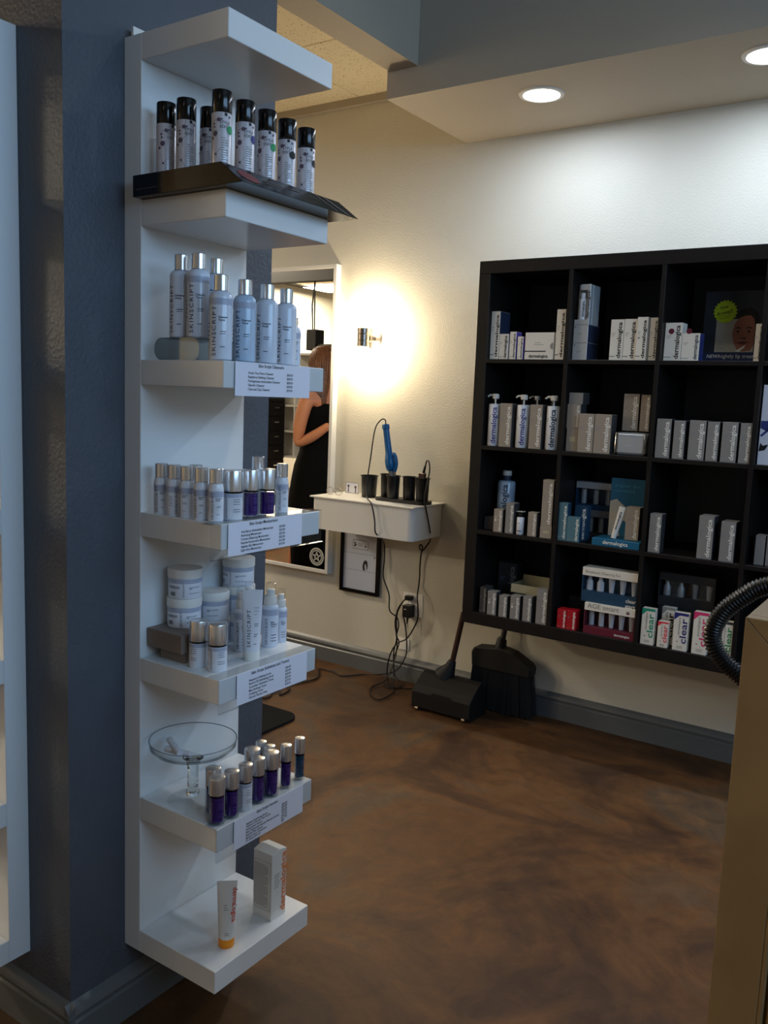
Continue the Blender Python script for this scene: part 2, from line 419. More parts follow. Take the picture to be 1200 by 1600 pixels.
# recessed downlights
for i, (x, y) in enumerate(DOWN):
    lab = ['round recessed downlight nearer the beam, whole in view', 'round recessed downlight cut by the right edge of the picture', 'unseen round recessed downlight added in the soffit right of the picture', 'unseen round recessed downlight added at the far right end of the soffit'][i]
    t = empty('recessed_downlight', (x, y, 2.55), lab, 'ceiling light')
    MB().lathe([(.066, -.001), (.070, -.006), (.083, -.005), (.086, -.0002), (.066, -.0002)], 40).obj('trim_ring', M['white'], t, smooth=40)
    MB().lathe([(.0655, -.0035), (.0655, -.001)], 40).obj('lens', M['lens'], t)
for (x, y), lab in zip(TR, ('unseen square ceiling light panel added over the middle of the salon', 'unseen square ceiling light panel added nearest the mirror wall', 'square ceiling light panel reflected at the top of the mirror')):
    t = empty('ceiling_light_panel', (x, y, 2.835), lab, 'ceiling light')
    MB().box(-.3, .3, -.3, -.28, -.004, .02).box(-.3, .3, .28, .3, -.004, .02).box(-.3, -.28, -.28, .28, -.004, .02).box(.28, .3, -.28, .28, -.004, .02).obj('frame', M['white'], t)
    MB().box(-.279, .279, -.279, .279, .004, .01).obj('lens', M['panel'], t)

# ------------------------------------------------------------------ white shelf units
def shelf_unit(loc, label, rz=0):
    t = empty('wall_shelf_unit', loc, label, 'shelf', None, rz)
    MB().box(-.05, 0, 0, .30, 0, 1.90).obj('back_board', M['lack'], t, bevel=.0012)
    sm = MB().box(.0003, .2293, 0, .30, 0, .05).mesh(M['lack'], bevel=.0012)
    for i in range(7): link('shelf', sm, t, (0, 0, i*1.85/6))
    MB().box(-.034, -.028, .004, .05, 1.9, 1.918).obj('hanging_bracket', M['white'], t)
    return t
shelf_unit((0, 0, .172), 'tall white wall shelf unit with bottles on the slate pillar')
shelf_unit((-.489, -.19, .172), 'white wall shelf unit cut by the left edge, seen from its side', -PI/2)
SH = [.222+i*1.85/6 for i in range(7)]

# price strips in clear holders on the shelf fronts
def sign(z, y0, p0, p1, title, lines, prices, label, dz=(0.006, .066), slant=0):
    t = empty('price_sign', (.2293, 0, z), label, 'price sign', 'price signs on the shelf fronts')
    h0, h1 = -dz[1], .0015
    x = .0008
    MB().box(x, x+.0012, y0, .306, h0, h1).box(x, x+.006, y0, .306, h0-.0012, h0).box(-.03, x+.0012, y0, .306, h1, h1+.001).obj('holder', M['clear'], t)
    MB().box(x+.0016, x+.0022, p0, p1, h0+.002, h1-.001).obj('paper', M['paper'], t)
    T = TX(); X = x+.0026; w = p1-p0
    def wr(s, y, zz, hh, bold): T.flat(s, (X, y, zz), EY, EZ, height=hh, bold=bold)
    v, f, hi, lo = txt(title, .012); tw = .0062/hi
    wr(title, p0+w*.5-tw*.5-.01, h1-.0095, .0062, .012)
    n_ = len(lines); st = min(.0078, .044/n_)
    for i, (a, b_) in enumerate(zip(lines, prices)):
        zz = h1-.023-i*st
        wr(a, p0+.035, zz, .0046, .01); wr(b_, p0+w*.67, zz, .0046, .01)
    T.obj('lettering', M['inkblk'], t)
    return t
sign(SH[4], -.002, .028, .25, 'Skin Script Cleansers', ['Green Tea Citrus Cleanser', 'Raspberry Refining Cleanser', 'Pomegranate Antioxidant Cleanser', 'Glycolic Cleanser', 'Charcoal Clay Cleanser'], ['$26.50', '$28.50', '$28.50', '$28.50', '$19.00'], 'cleanser price strip under the tall clear bottles')
sign(SH[3], -.03, .016, .237, 'Skin Script Moisturizers', ['Acai Berry Antioxidant Moisturizer', 'Hydrating Moisturizer', 'Cacteen Balancing Moisturizer', 'Peptide Restorative Moisturizer', 'Ageless Skin Moisturizer', 'Light Aloe Moisturizer'], ['$34.00', '$25.00', '$25.00', '$55.00', '$15.00', '$15.00'], 'moisturizer price strip under the small white and purple bottles')
sign(SH[2], -.004, .047, .267, 'Skin Script Exfoliants and Toners', ['Raspberry Refining Scrub', 'Retinol 2% Exfoliating Scrub', 'Cucumber Hydration Toner', 'Mint Refining Toner', 'Clarifying Toner', 'Glycolic Retinol Pads'], ['$26.00', '$32.00', '$20.00', '$22.00', '$27.00', '$32.00'], 'exfoliant and toner price strip under the cream jars')
sign(SH[1], -.005, .046, .266, 'Skin Script Serums', ['Ageless Hydrating Serum', 'Vitamin C/Green Tea Serum', 'Antioxidant Serum', 'Skin Tightening Peptide Restore Serum', 'Peptide Skin Serum', 'Blemish Spot Treatment', 'CC Bond SPF 30'], ['$30.00', '$50.00', '$26.00', '$52.00', '$62.00', '$17.00', '$35'], 'serum price strip under the purple serum bottles')

# ------------------------------------------------------------------ bottles on the white unit
VIEW = math.radians(-47)
def cleanser(name, loc, H, r, label, group, body='bpearl', rz=0, notch=True, band=True, ink='ink', hsf=.80, rcf=.62):
    t = empty(name, loc, label, 'bottle', group)
    hs = H*hsf; rc = r*rcf
    MB().lathe([(r*.9, 0), (r, .003), (r, hs-.010), (r*.96, hs-.005), (max(r*.8, rc*1.02), hs), (rc, hs+.002), (rc*.8, hs+.003)], 32).obj('body', M[body], t, smooth=35)
    c = MB().lathe([(rc, hs+.003), (rc, H-.001), (rc-.001, H)], 28).obj('cap', M['silver'], t, smooth=40)
    if notch:
        a = VIEW+rz+.5
        MB().lathe([(rc*.98, 0), (rc*.98, .0035)], 10, (0, 0, H-.0034), a0=a-.5, a1=a+.5).obj('flip_lid', M['barrel'], t)
    if band: MB().lathe([(r+.0002, hs-.024), (r+.0003, hs-.012)], 32).obj('dotted_band', M['band'], t, smooth=40)
    T = TX(); L = hs*.72
    T.cyl('SKINSCRIPT', r, VIEW-.55+rz, hs*.07, L, True, -.002, squash=.85)
    T.cyl('Cleanser\n Facial', r, VIEW+.25+rz, hs*.62, r*.85, False, .015)
    T.cbar(r, VIEW+.0+rz, VIEW+.55+rz, hs*.42, hs*.43); T.cbar(r, VIEW+.0+rz, VIEW+.5+rz, hs*.39, hs*.398); T.cbar(r, VIEW+rz, VIEW+.4+rz, hs*.2, hs*.21)
    for k in range(5): T.cbar(r, VIEW-1.5+rz, VIEW-1.05+rz, hs*(.3+.06*k), hs*(.312+.06*k))
    T.obj('lettering', M[ink], t)
    return t
G = 'cleanser bottles on the fourth shelf up'
cl = [((.080, .0315, SH[4]+.0432), 'bpearl', -.3, 'tall clear cleanser bottle standing left on the glass block'),
      ((.128, .0315, SH[4]+.0432), 'bpearl', 0, 'tall clear cleanser bottle standing right on the glass block, topmost cap'),
      ((.114, .0925, SH[4]+.0432), 'bpearl', .2, 'clear cleanser bottle at the back of the glass block, half hidden'),
      ((.190, .0300, SH[4]), 'bpearl', 0, 'tall clear cleanser bottle at the near front corner of its shelf'),
      ((.189, .0960, SH[4]), 'bblue', -.05, 'pale blue cleanser bottle with dotted collar, second along the shelf front'),
      ((.185, .1660, SH[4]), 'bpearl', -.3, 'tall cleanser bottle third along the shelf front'),
      ((.176, .2350, SH[4]), 'bpearl', -.15, 'tall cleanser bottle fourth along the shelf front, beside the short one')]
for p_, b_, z_, lb in cl: cleanser('cleanser_bottle', p_, .160, .0222, lb, G, b_, z_, True, b_ == 'bblue' or z_ == 0)
cleanser('cleanser_bottle', (.158, .281, SH[4]), .107, .0165, 'short small cleanser bottle at the far end of the row', G, 'bpearl', .1, False)
# glass block under the two bottles
gb = MB().prism(rrect(.035, .160, 0, .043, .019, 6), .004, .126, Matrix(((1, 0, 0, 0), (0, 0, 1, 0), (0, 1, 0, 0), (0, 0, 0, 1)))).obj('glass_block', M['gblock'], loc=(0, 0, SH[4]+.0001), smooth=40)
setp(gb, 'clear rounded glass block lying on the shelf under cleanser bottles', 'glass block')

G = 'moisturizer bottles on the third shelf up'
mo = [((.042, .018), 0.0, 'small white moisturizer bottle nearest the white back board'),
      ((.079, .018), .9, 'small white moisturizer bottle with dense small print, second from back board'),
      ((.116, .018), -.5, 'small white moisturizer bottle in the middle of the near row of five'),
      ((.155, .019), -.2, 'small white moisturizer bottle, fourth from back board'),
      ((.191, .023), .15, 'small white moisturizer bottle at the near front corner')]
def mini(loc, rz, lb, H=.103, r=.0152, g=G):
    t = cleanser('moisturizer_bottle', loc, H, r, lb, g, 'bwhite', rz, False, True, hsf=.70, rcf=.86); return t
for p_, z_, lb in mo: mini((*p_, SH[3]), z_, lb)
mini((.100, .056, SH[3]), 0, 'small bottle half hidden behind the second and third white bottles')
mini((.188, .221, SH[3]), .2, 'small white bottle at the far end, right of the purple bottles', .105, .0138)
mini((.158, .178, SH[3]), .2, 'taller bottle with clear top behind the purple moisturizers', .119, .0150)

def pump_jar(name, loc, H, r, label, cat, group, kind='purple', rz=0, capf=.40):
    """serum or cream bottle: metal overcap, dotted ring, white or clear-walled coloured body"""
    t = empty(name, loc, label, cat, group); hc = H*(1-capf)
    if kind == 'white':
        MB().lathe([(r*.92, 0), (r*.98, .002), (r*.98, hc-.004)], 32).obj('body', M['bwhite'], t, smooth=40)
        MB().lathe([(r*.985, hc-.012), (r*.987, hc-.0045)], 32).obj('dotted_band', M['band'], t, smooth=40)
        ik = 'ink'; rr_ = r*.985
    else:
        MB().lathe([(r*.84, .006), (r*.86, .008), (r*.86, hc-.006)], 28).obj('serum', M['purple' if kind == 'purple' else 'teal_s'], t, smooth=40)
        MB().lathe([(r*.99, 0), (r, .001), (r, hc-.003), (r*.9, hc-.003)], 32).obj('clear_shell', M['clear'], t, smooth=40)
        ik = 'inkdim'; rr_ = r
    MB().lathe([(r*.93, hc-.0035), (r*.93, hc)], 32).obj('neck_ring', M['blackgloss'], t, smooth=40)
    MB().lathe([(r, hc), (r, H-.002), (r*.97, H-.0004), (r*.9, H)], 32).obj('cap', M['silver'], t, smooth=40)
    T = TX()
    T.cyl('SKINSCRIPT', rr_, VIEW-.6+rz, hc*.08, hc*.72, True, squash=.85)
    for k in range(5): T.cbar(rr_, VIEW+.1+rz, VIEW+.85+rz, hc*(.72-.08*k-(.1 if k > 2 else 0)), hc*(.735-.08*k-(.1 if k > 2 else 0)))
    T.obj('lettering', M[ik], t)
    return t
pump_jar('moisturizer_bottle', (.194, .066, SH[3]), .099, .0205, 'wide white bottle with silver cap between white and purple bottles', 'bottle', G, 'white', 0, .42)
pump_jar('moisturizer_bottle', (.199, .112, SH[3]), .098, .0168, 'left one of two purple moisturizer bottles with silver caps', 'bottle', G, 'purple', .2, .42)
pump_jar('moisturizer_bottle', (.205, .155, SH[3]), .098, .0175, 'right one of two purple moisturizer bottles with silver caps', 'bottle', G, 'purple', 0, .42)

G = 'serum bottles on the second shelf up'
for (x, y, r, kd, lb) in ((.206, .022, .0168, 'purple', 'purple serum bottle at the near front corner of the serum shelf'), (.209, .061, .0155, 'purple', 'purple serum bottle between the corner bottle and the white one'), (.209, .102, .0150, 'white', 'white serum bottle among the purple ones'), (.208, .142, .0145, 'purple', 'slim purple serum bottle just right of the white one'), (.208, .184, .0168, 'purple', 'wide purple serum bottle, second right of the white one'), (.208, .233, .0128, 'purple', 'slender purple serum bottle next to the teal one'), (.205, .284, .0118, 'teal', 'slender teal serum bottle at the far end of the shelf'), (.170, .047, .0160, 'purple', 'silver capped serum bottle hidden behind the corner pair'), (.165, .170, .0175, 'purple', 'wide silver capped serum bottle in the back, clear cover on cap'), (.152, .213, .0122, 'purple', 'slender serum bottle in the back row, farthest left'), (.183, .207, .0122, 'purple', 'slender serum bottle in the back row, behind the wide purple one')):
    pump_jar('serum_bottle', (x, y, SH[1]), .098, r, lb, 'bottle', G, kd, .1, .36)

# glass cake stand with two lip balm tubes
t = empty('cake_stand', (.095, .062, SH[1]), 'clear glass footed bowl on the serum shelf', 'glass stand')
MB().lathe([(.052, .0005), (.052, .002), (.030, .007), (.012, .011), (.0, .011)], 48).obj('foot', M['cglass'], t, smooth=50)
MB().lathe([(.0001, .0115), (.013, .012), (.015, .020), (.0135, .024), (.0115, .028), (.0115, .070), (.014, .084), (.018, .092), (.022, .0945), (.0001, .0945)], 32).obj('stem', M['glass'], t, smooth=50)
MB().lathe([(.0001, .095), (.022, .095), (.055, .103), (.080, .113), (.0895, .122), (.0918, .136), (.0905, .1365), (.0880, .124), (.079, .1155), (.055, .1055), (.022, .0975), (.0001, .0975)], 64).obj('bowl', M['cglass'], t, smooth=50)
MB().tube([(.0913*math.cos(2*PI*k/72), .0913*math.sin(2*PI*k/72), .1366) for k in range(72)], .0010, 6, closed=True).obj('rim', mat('glass_rim', lin(120, 132, 138), .08, spec=.8), t, smooth=60)
def balm(loc, rot, lb):
    o = MB().lathe([(.0066, 0), (.0068, .001), (.0068, .045), (.0062, .0455), (.0068, .046), (.0068, .063), (.0060, .065)], 20).obj('lip_balm_tube', M['bwhite'], None, loc, rot, smooth=40)
    setp(o, lb, 'lip balm', 'lip balm tubes in the glass bowl')
    T = TX(); T.cyl('SKINSCRIPT', .0068, -2.2, .004, .036, True, .01); T.cbar(.0068, -2.7, -1.2, .0445, .0455); T.obj('lettering', M['ink'], o)
z_ = SH[1]+.1125
balm((.098, .022, z_+.004), (0, math.radians(-82), math.radians(-22)), 'lip balm tube lying uppermost in the glass bowl')
balm((.112, .040, z_-.0002), (0, math.radians(-90), math.radians(10)), 'lip balm tube lying lowest in the glass bowl')

# exfoliants and toners shelf
G = 'cream jars on the exfoliant shelf'
t = empty('display_riser', (0, 0, SH[2]), 'brown stepped riser block under the pair of white jars', 'riser')
MB().box(.003, .106, .016, .124, .024, .063).obj('top_block', M['riser'], t, bevel=.001)
MB().box(.028, .100, .030, .115, 0, .024).obj('foot_block', M['riser'], t, bevel=.001)
def jar(loc, lb, rz=0, barcode=True):
    t = empty('cream_jar', loc, lb, 'jar', G); r = .0368
    MB().lathe([(r*.93, 0), (r*.96, .002), (r*.96, .042), (r*.93, .044)], 40).obj('body', M['bwhite'], t, smooth=40)
    MB().lathe([(r, .044), (r, .060), (r*.98, .062), (r*.86, .0625), (.0001, .0625)], 40).obj('lid', M['white'], t, smooth=40)
    MB().lathe([(r*.962, .033), (r*.963, .0425)], 40).obj('dotted_band', M['band'], t, smooth=40)
    T = TX(); q = r*.96
    T.cyl('SKINSCRIPT', q, VIEW-.12+rz, .005, .030, True, .0)
    T.cyl('Glycolic and Retinol\nPads', q, VIEW+.55+rz, .024, .024, False, .015)
    T.cbar(q, VIEW+.2+rz, VIEW+.9+rz, .012, .0128)
    for k in range(2): T.cbar(q, VIEW-1.15+rz, VIEW-.35+rz, .026-.003*k, .0272-.003*k, n=5)
    for k in range(14):
        if k % 3 != 1: T.cbar(q, VIEW-1.0+rz+k*.028, VIEW-1.0+rz+k*.028+.018, .007, .015, n=1)
    T.obj('lettering', M['ink'], t)
jar((.042, .083, SH[2]+.0632), 'lower white cream jar of the pair on the brown riser')
jar((.045, .082, SH[2]+.1259), 'upper white cream jar of the pair on the brown riser', .1)
jar((.041, .168, SH[2]), 'white cream jar hidden under the middle jar', -.5)
jar((.042, .166, SH[2]+.0627), 'white cream jar standing atop the middle stack behind silver bottles', -.5)
jar((.041, .250, SH[2]), 'bottom white cream jar of the tallest stack of three', -.4)
jar((.041, .250, SH[2]+.0627), 'middle white cream jar of the tallest stack of three', -.4)
jar((.040, .249, SH[2]+.1254), 'top white cream jar of the tallest stack of three', -.4)
G = 'silver capped bottles on the exfoliant shelf'
pump_jar('exfoliant_bottle', (.130, .040, SH[2]), .097, .0190, 'silver capped white bottle left, close by the riser', 'bottle', G, 'white', -1.0, .43)
pump_jar('exfoliant_bottle', (.176, .048, SH[2]), .097, .0200, 'silver capped white bottle right, nearest the shelf corner', 'bottle', G, 'white', 0, .43)
G = 'spray bottles on the exfoliant shelf'
def spray(loc, H, r, lb, rz=0):
    t = empty('spray_bottle', loc, lb, 'bottle', G); hb = H*.66
    MB().lathe([(r*.9, 0), (r, .003), (r, hb-.006), (r*.93, hb-.002), (r*.75, hb)], 28).obj('body', M['bpearl'], t, smooth=40)
    MB().lathe([(r+.0002, hb-.022), (r+.0003, hb-.008)], 28).obj('dotted_band', M['band'], t, smooth=40)
    MB().lathe([(r*.74, hb), (r*.78, hb+.002), (r*.72, H*.80), (r*.5, H*.805), (r*.48, H*.9), (r*.4, H*.905)], 24).obj('spray_head', M['white'], t, smooth=35)
    MB().lathe([(r*.66, H*.808), (r*.58, H-.001), (r*.5, H)], 24).obj('overcap', M['clear'], t, smooth=40)
    T = TX(); T.cyl('SKINSCRIPT', r, VIEW-.45+rz, hb*.08, hb*.62, True, .0, squash=.85)
    T.cyl('Mint\nRefining\nToner', r, VIEW+.45+rz, hb*.6, r*.8, False, .01)
    for k in range(3): T.cbar(r, VIEW+.1+rz, VIEW+.8+rz, hb*(.3-.07*k), hb*(.315-.07*k))
    T.obj('lettering', M['ink'], t)
spray((.141, .246, SH[2]), .143, .0190, 'larger toner spray bottle right of the white tube')
spray((.136, .288, SH[2]), .122, .0140, 'smaller toner spray bottle at the far end of its shelf')
spray((.100, .222, SH[2]), .143, .0165, 'toner spray bottle behind the larger one, only its top shows', 0)
spray((.118, .178, SH[2]), .143, .0165, 'toner spray bottle hidden behind the white tube', 0)
def squeeze_tube(name, loc, H, r, hcap, label, mats, rz, letters, lean=0):
    t = empty(name, loc, label, 'tube'); t.rotation_euler = (lean, 0, rz)
    prof = []; n_ = 9; seg = 28; vs = []; fs = []
    for i in range(n_+1):
        k = i/n_; z = hcap+(H-hcap)*k; kx = r*(1+.25*k); ky = r*(1-k)+.0012*k
        for q in range(seg):
            a = 2*PI*q/seg; vs.append((kx*math.cos(a), ky*math.sin(a), z))
    for i in range(n_):
        for q in range(seg): fs.append((i*seg+q, i*seg+(q+1) % seg, (i+1)*seg+(q+1) % seg, (i+1)*seg+q))
    fs += [tuple(range(seg))[::-1], tuple(n_*seg+q for q in range(seg))]
    MB().add(vs, fs).obj('tube_body', M[mats[0]], t, smooth=50)
    MB().lathe([(r*.96, 0), (r*.99, .001), (r*.99, hcap-.001), (r*.96, hcap)], 28).obj('cap', M[mats[1]], t, smooth=40)
    letters(t)
    return t
def skew(r, H, hcap, z, u):   # point on the front (-Y) face of a tube, u from -1..1
    k = (z-hcap)/(H-hcap); kx = r*(1+.25*k); ky = r*(1-k)+.0012*k; x = u*kx
    return Vector((x, -ky*math.sqrt(max(0, 1-u*u))-.0006, z))
def let1(t):
    T = TX(); H, r, hc = .150, .0178, .020
    v, f, hi, lo = txt('SKINSCRIPT', .0)
    L = .078; T.m.add([skew(r, H, hc, .030+x*L, -.10-y*L/r*.8) for x, y in v], f)
    for q_, z_, h_ in (('Raspberry', .112, .52), ('Refining', .105, .42), ('Scrub', .098, .30)):
        v, f, hi, lo = txt(q_, .01); T.m.add([skew(r, H, hc, z_+y*h_*r, .24+x*h_) for x, y in v], f)
    for z_, h_ in ((.078, .45), (.074, .4), (.056, .42), (.052, .3), (.036, .3)): T.poly([skew(r, H, hc, z, u) for z, u in ((z_, .26), (z_, .26+h_), (z_+.0012, .26+h_), (z_+.0012, .26))])
    T.obj('lettering', M['ink'], t)
squeeze_tube('squeeze_tube', (.178, .146, SH[2]), .150, .0178, .020, 'white upright squeeze tube with dark lettering beside toner sprays', ('bwhite', 'white'), math.radians(42), let1)
def let2(t):
    T = TX(); H, r, hc = .146, .0172, .020
    v, f, hi, lo = txt('dermalogica', .02)
    L = .075; T.m.add([skew(r, H, hc, .132-x*L, .60+y*L/r*.75) for x, y in v], f)
    T.obj('lettering', M['redink'], t)
    T = TX()
    for k, w_ in enumerate((.35, .3, .45)): T.poly([skew(r, H, hc, z, u) for z, u in ((.094-k*.005, -.3), (.094-k*.005, -.3+w_), (.0955-k*.005, -.3+w_), (.0955-k*.005, -.3))])
    for k in range(2): T.poly([skew(r, H, hc, z, u) for z, u in ((.034-k*.004, -.2), (.034-k*.004, .3), (.0355-k*.004, .3), (.0355-k*.004, -.2))])
    T.obj('fine_print', M['inkgrey'], t)
squeeze_tube('squeeze_tube', (.183, .080, SH[0]), .146, .0172, .020, 'white squeeze tube with orange cap on the lowest shelf', ('white', 'oran'), math.radians(42), let2)
# carton on the lowest shelf
o = MB().box(-.0275, .0275, -.0245, .0245, 0, .158).add([(-.0275, -.0245, .158), (-.0275, .0245, .158), (-.0275, 0, .1635), (.0275, -.0245, .158), (.0275, .0245, .158), (.0275, 0, .1635)], [(0, 1, 2), (3, 5, 4), (0, 2, 5, 3), (2, 1, 4, 5)]).obj('cosmetic_box', M['white'], None, (.178, .222, SH[0]+.0002), bevel=.0006)
setp(o, 'white carton with orange lettering standing on the lowest shelf', 'box')
T = TX(); T.flat('dermalogica', (.0281, .0215, .010), EZ, -EY, width=.143, bold=.02, squash=.8); T.obj('lettering', M['oranink'], o)
T = TX()
for k in range(30): T.quad((-.023, -.0251, .128-k*.0034), EX, EZ, .040 if k % 7 else .030, .0012)
T.quad((-.024, -.0250, .137), EX, EZ, .048, .0008); T.quad((-.024, -.0250, .022), EX, EZ, .048, .0008); T.quad((-.024, -.0250, .022), EX, EZ, .0007, .116); T.quad((.0235, -.0250, .022), EX, EZ, .0007, .116)
for k in range(6): T.quad((.0281, -.016, .105-k*.006), EY, EZ, .018-.002*(k % 3), .0018)
T.obj('fine_print', M['inkgrey'], o)

# root concealer cans on a black carton
t = empty('black_carton', (0, 0, SH[5]+.0002), 'black printed carton lying under the spray cans', 'box')
MB().prism([(.0015, 0), (.290, 0), (.236, .040), (.0015, .040)], -.022, .325, Matrix(((1, 0, 0, 0), (0, 0, 1, 0), (0, 1, 0, 0), (0, 0, 0, 1)))).obj('carton', M['blackgloss'], t, bevel=.0008)
sl = Vector((-.054, 0, .040)).normalized(); nn = Vector((.04, 0, .054)).normalized()*.0006
def SP(y, k): return Vector((.290, y, 0))+sl*(.0672*k)+nn
T = TX(); c_ = SP(.022, .5); T.disc(c_, EY, sl, .024, 20, 0, .021); T.obj('oval_badge', M['cardwine'], t)
T = TX()
for k in range(2): T.quad(SP(.062, .55-.14*k), EY, sl, .055-.01*k, .003)
T.quad(SP(.14, .62), EY, sl, .035, .003); T.quad(SP(.006, .45), EY, sl, .030, .0025); T.quad(SP(.19, .5), EY, sl, .03, .002)
T.poly([SP(.23, .95), SP(.236, .95), SP(.262, .05), SP(.256, .05)]); T.poly([SP(.262, .95), SP(.272, .95), SP(.300, .05), SP(.288, .05)])
T.quad((.01, -.0226, .012), EX, EZ, .06, .002)
T.obj('printing', M['cardd'], t)
G = 'spray cans on the black carton'
def can(loc, lb, rz=0, badge=None):
    t = empty('spray_can', loc, lb, 'spray can', G); r = .0186
    MB().lathe([(r*.9, 0), (r, .0015), (r, .094), (r*.98, .0955)], 36).obj('can_body', M['can'], t, smooth=40)
    MB().lathe([(r*.97, .0955), (r*.985, .096), (r*.985, .133), (r*.95, .1355), (r*.8, .1362)], 36).obj('cap', M['blackgloss'], t, smooth=40)
    T = TX()
    T.cyl('STYLE\nEDIT', r, VIEW+.36+rz, .075, .0190, False, .0)
    T.cyl('n', r, VIEW+.45+rz, .090, .005, False, .1)
    T.obj('lettering', M['inkblk'], t)
    T = TX()
    for (a, z, q) in ((-.25, .082, .0024), (-.62, .058, .0032), (-.75, .075, .0014), (.85, .088, .0015), (-.7, .069, .0013), (-.55, .022, .0014), (-.95, .050, .0018), (.02, .083, .0012)):
        q *= 1.5
        T.cdisc(r, VIEW+a+rz, z, q, 12, .0005, 2)
    def line(a0, z0, a1, z1):
        n_ = 5; vs = []
        for k in range(n_+1):
            a = VIEW+rz+a0+(a1-a0)*k/n_; z = z0+(z1-z0)*k/n_
            vs += [((r+.0004)*math.cos(a), (r+.0004)*math.sin(a), z-.00025), ((r+.0004)*math.cos(a), (r+.0004)*math.sin(a), z+.00025)]
        T.m.add(vs, [(2*k, 2*k+2, 2*k+3, 2*k+1) for k in range(n_)])
    for q in ((-.25, .082, -.9, .080), (-.25, .082, .05, .094), (-.62, .058, -.2, .045), (-.62, .058, .0, .066), (-.75, .075, -.62, .058), (-.55, .022, .1, .035), (-.55, .022, -.1, .010), (-.9, .04, -.55, .022)): line(*q)
    T.obj('dot_pattern', M['mauve'], t)
    T = TX()
    for k in range(11): T.cbar(r, VIEW+.05+rz, VIEW+(.75 if k % 4 else .4)+rz, .050-k*.0042, .0514-k*.0042, n=4)
    T.obj('fine_print', M['inkgrey'], t)
    if badge:
        T = TX(); T.cdisc(r, VIEW+.95+rz, .066, .0075, 20, .0008, 4); T.obj('round_badge', M[badge], t)
zc = SH[5]+.0405
for p_, z_, bd, lb in (((.050, .018), .35, None, 'spray can nearest the back board, leftmost on the carton'), ((.103, .020), .1, None, 'spray can second from the left along the near edge'), ((.105, .078), -.3, None, 'spray can half hidden behind the corner can'),
                       ((.196, .020), .0, 'greenst', 'corner spray can, topmost of the row, with green badge'), ((.195, .082), .1, 'navyp', 'spray can just right of the corner can'), ((.196, .142), -.15, 'greenst', 'spray can with green badge in the middle of the far row'),
                       ((.195, .203), -.3, 'inkblk', 'spray can with dark round badge, second from the far end'), ((.193, .266), .1, 'inkblk', 'spray can farthest right at the end of the carton')):
    can((*p_, zc), lb, z_, bd)

# ------------------------------------------------------------------ back wall: mirror, sconce, console
ms = empty('wall_mirror', (-1.64, YB, 1.265), 'tall white framed mirror on the back wall reflecting a woman', 'mirror')
mx0, mx1, mz0, mz1 = -.35, .326, -.790, .787; d0 = -.040
F = M['white']; fw = .019
MB().box(mx0, mx0+fw, d0, -.0005, mz0, mz1).box(mx1-fw, mx1, d0, -.0005, mz0, mz1).box(mx0+fw, mx1-fw, d0, -.0005, mz0, mz0+fw).box(mx0+fw, mx1-fw, d0, -.0005, mz1-fw, mz1).obj('frame', F, ms, bevel=.001)
MB().box(mx0+fw, mx1-fw, -.035, -.030, mz0+fw, mz1-fw).obj('mirror_glass', M['mirror'], ms)
# star badge decal on the glass
T = TX(); c_ = Vector((.248, -.0354, -.707)); q = .047
def ring(ro, ri, n_=40):
    vs = [c_+EX*(rr_*math.cos(2*PI*k/n_))+EZ*(rr_*math.sin(2*PI*k/n_)) for rr_ in (ro, ri) for k in range(n_)]
    T.m.add(vs, [(k, (k+1) % n_, n_+(k+1) % n_, n_+k) for k in range(n_)])
ring(q, q*.92); ring(q*.70, q*.64)
for k in range(5):
    a0 = PI/2+k*2*PI/5
    P_ = [c_+EX*(q*.62*math.cos(a0))+EZ*(q*.62*math.sin(a0)), c_+EX*(q*.27*math.cos(a0+PI/5))+EZ*(q*.27*math.sin(a0+PI/5)), c_+EX*(q*.12*math.cos(a0))+EZ*(q*.12*math.sin(a0)), c_+EX*(q*.27*math.cos(a0-PI/5))+EZ*(q*.27*math.sin(a0-PI/5))]
    P2 = [P_[2]+(v-P_[2])*.55+(P_[0]-P_[2])*.12 for v in P_]
    for i in range(4): T.poly([P_[i], P_[(i+1) % 4], P2[(i+1) % 4], P2[i]])
for k in range(28):
    a = 2*PI*k/28; T.poly([c_+EX*(rr_*math.cos(a+da))+EZ*(rr_*math.sin(a+da)) for rr_, da in ((q*.75, 0), (q*.88, 0), (q*.88, .10), (q*.75, .10))])
T.obj('star_decal', M['outlet'], ms)

t = empty('wall_sconce', (-1.10, YB, 1.686), 'lit metal up and down wall sconce beside the mirror', 'lamp')
MB().lathe([(.048, .0005), (.050, .002), (.050, .006), (.046, .009)], 32).obj('wall_plate', M['steel'], t, (0, 0, 0), (PI/2, 0, 0), smooth=40)
MB().lathe([(.018, .009), (.020, .03), (.024, .062)], 24).obj('arm', M['steel'], t, (0, 0, 0), (PI/2, 0, 0), smooth=40)
MB().lathe([(.026, -.045), (.030, -.045), (.030, -.018), (.0285, -.016), (.030, -.014), (.030, .014), (.0285, .016), (.030, .018), (.030, .045), (.026, .045)], 32, (0, -.090, 0)).obj('body', M['steel'], t, smooth=30)
for s_ in (1, -1): MB().lathe([(.024, 0), (.024, .002)], 24, (0, -.090, .0452 if s_ > 0 else -.0472)).obj('bulb', M['warmbulb'], t)
for s_ in (1, -1): light('sconce_light', 'POINT', (-1.10, YB-.090, 1.686+s_*.076), 10, (1, .81, .53), radius=.018)

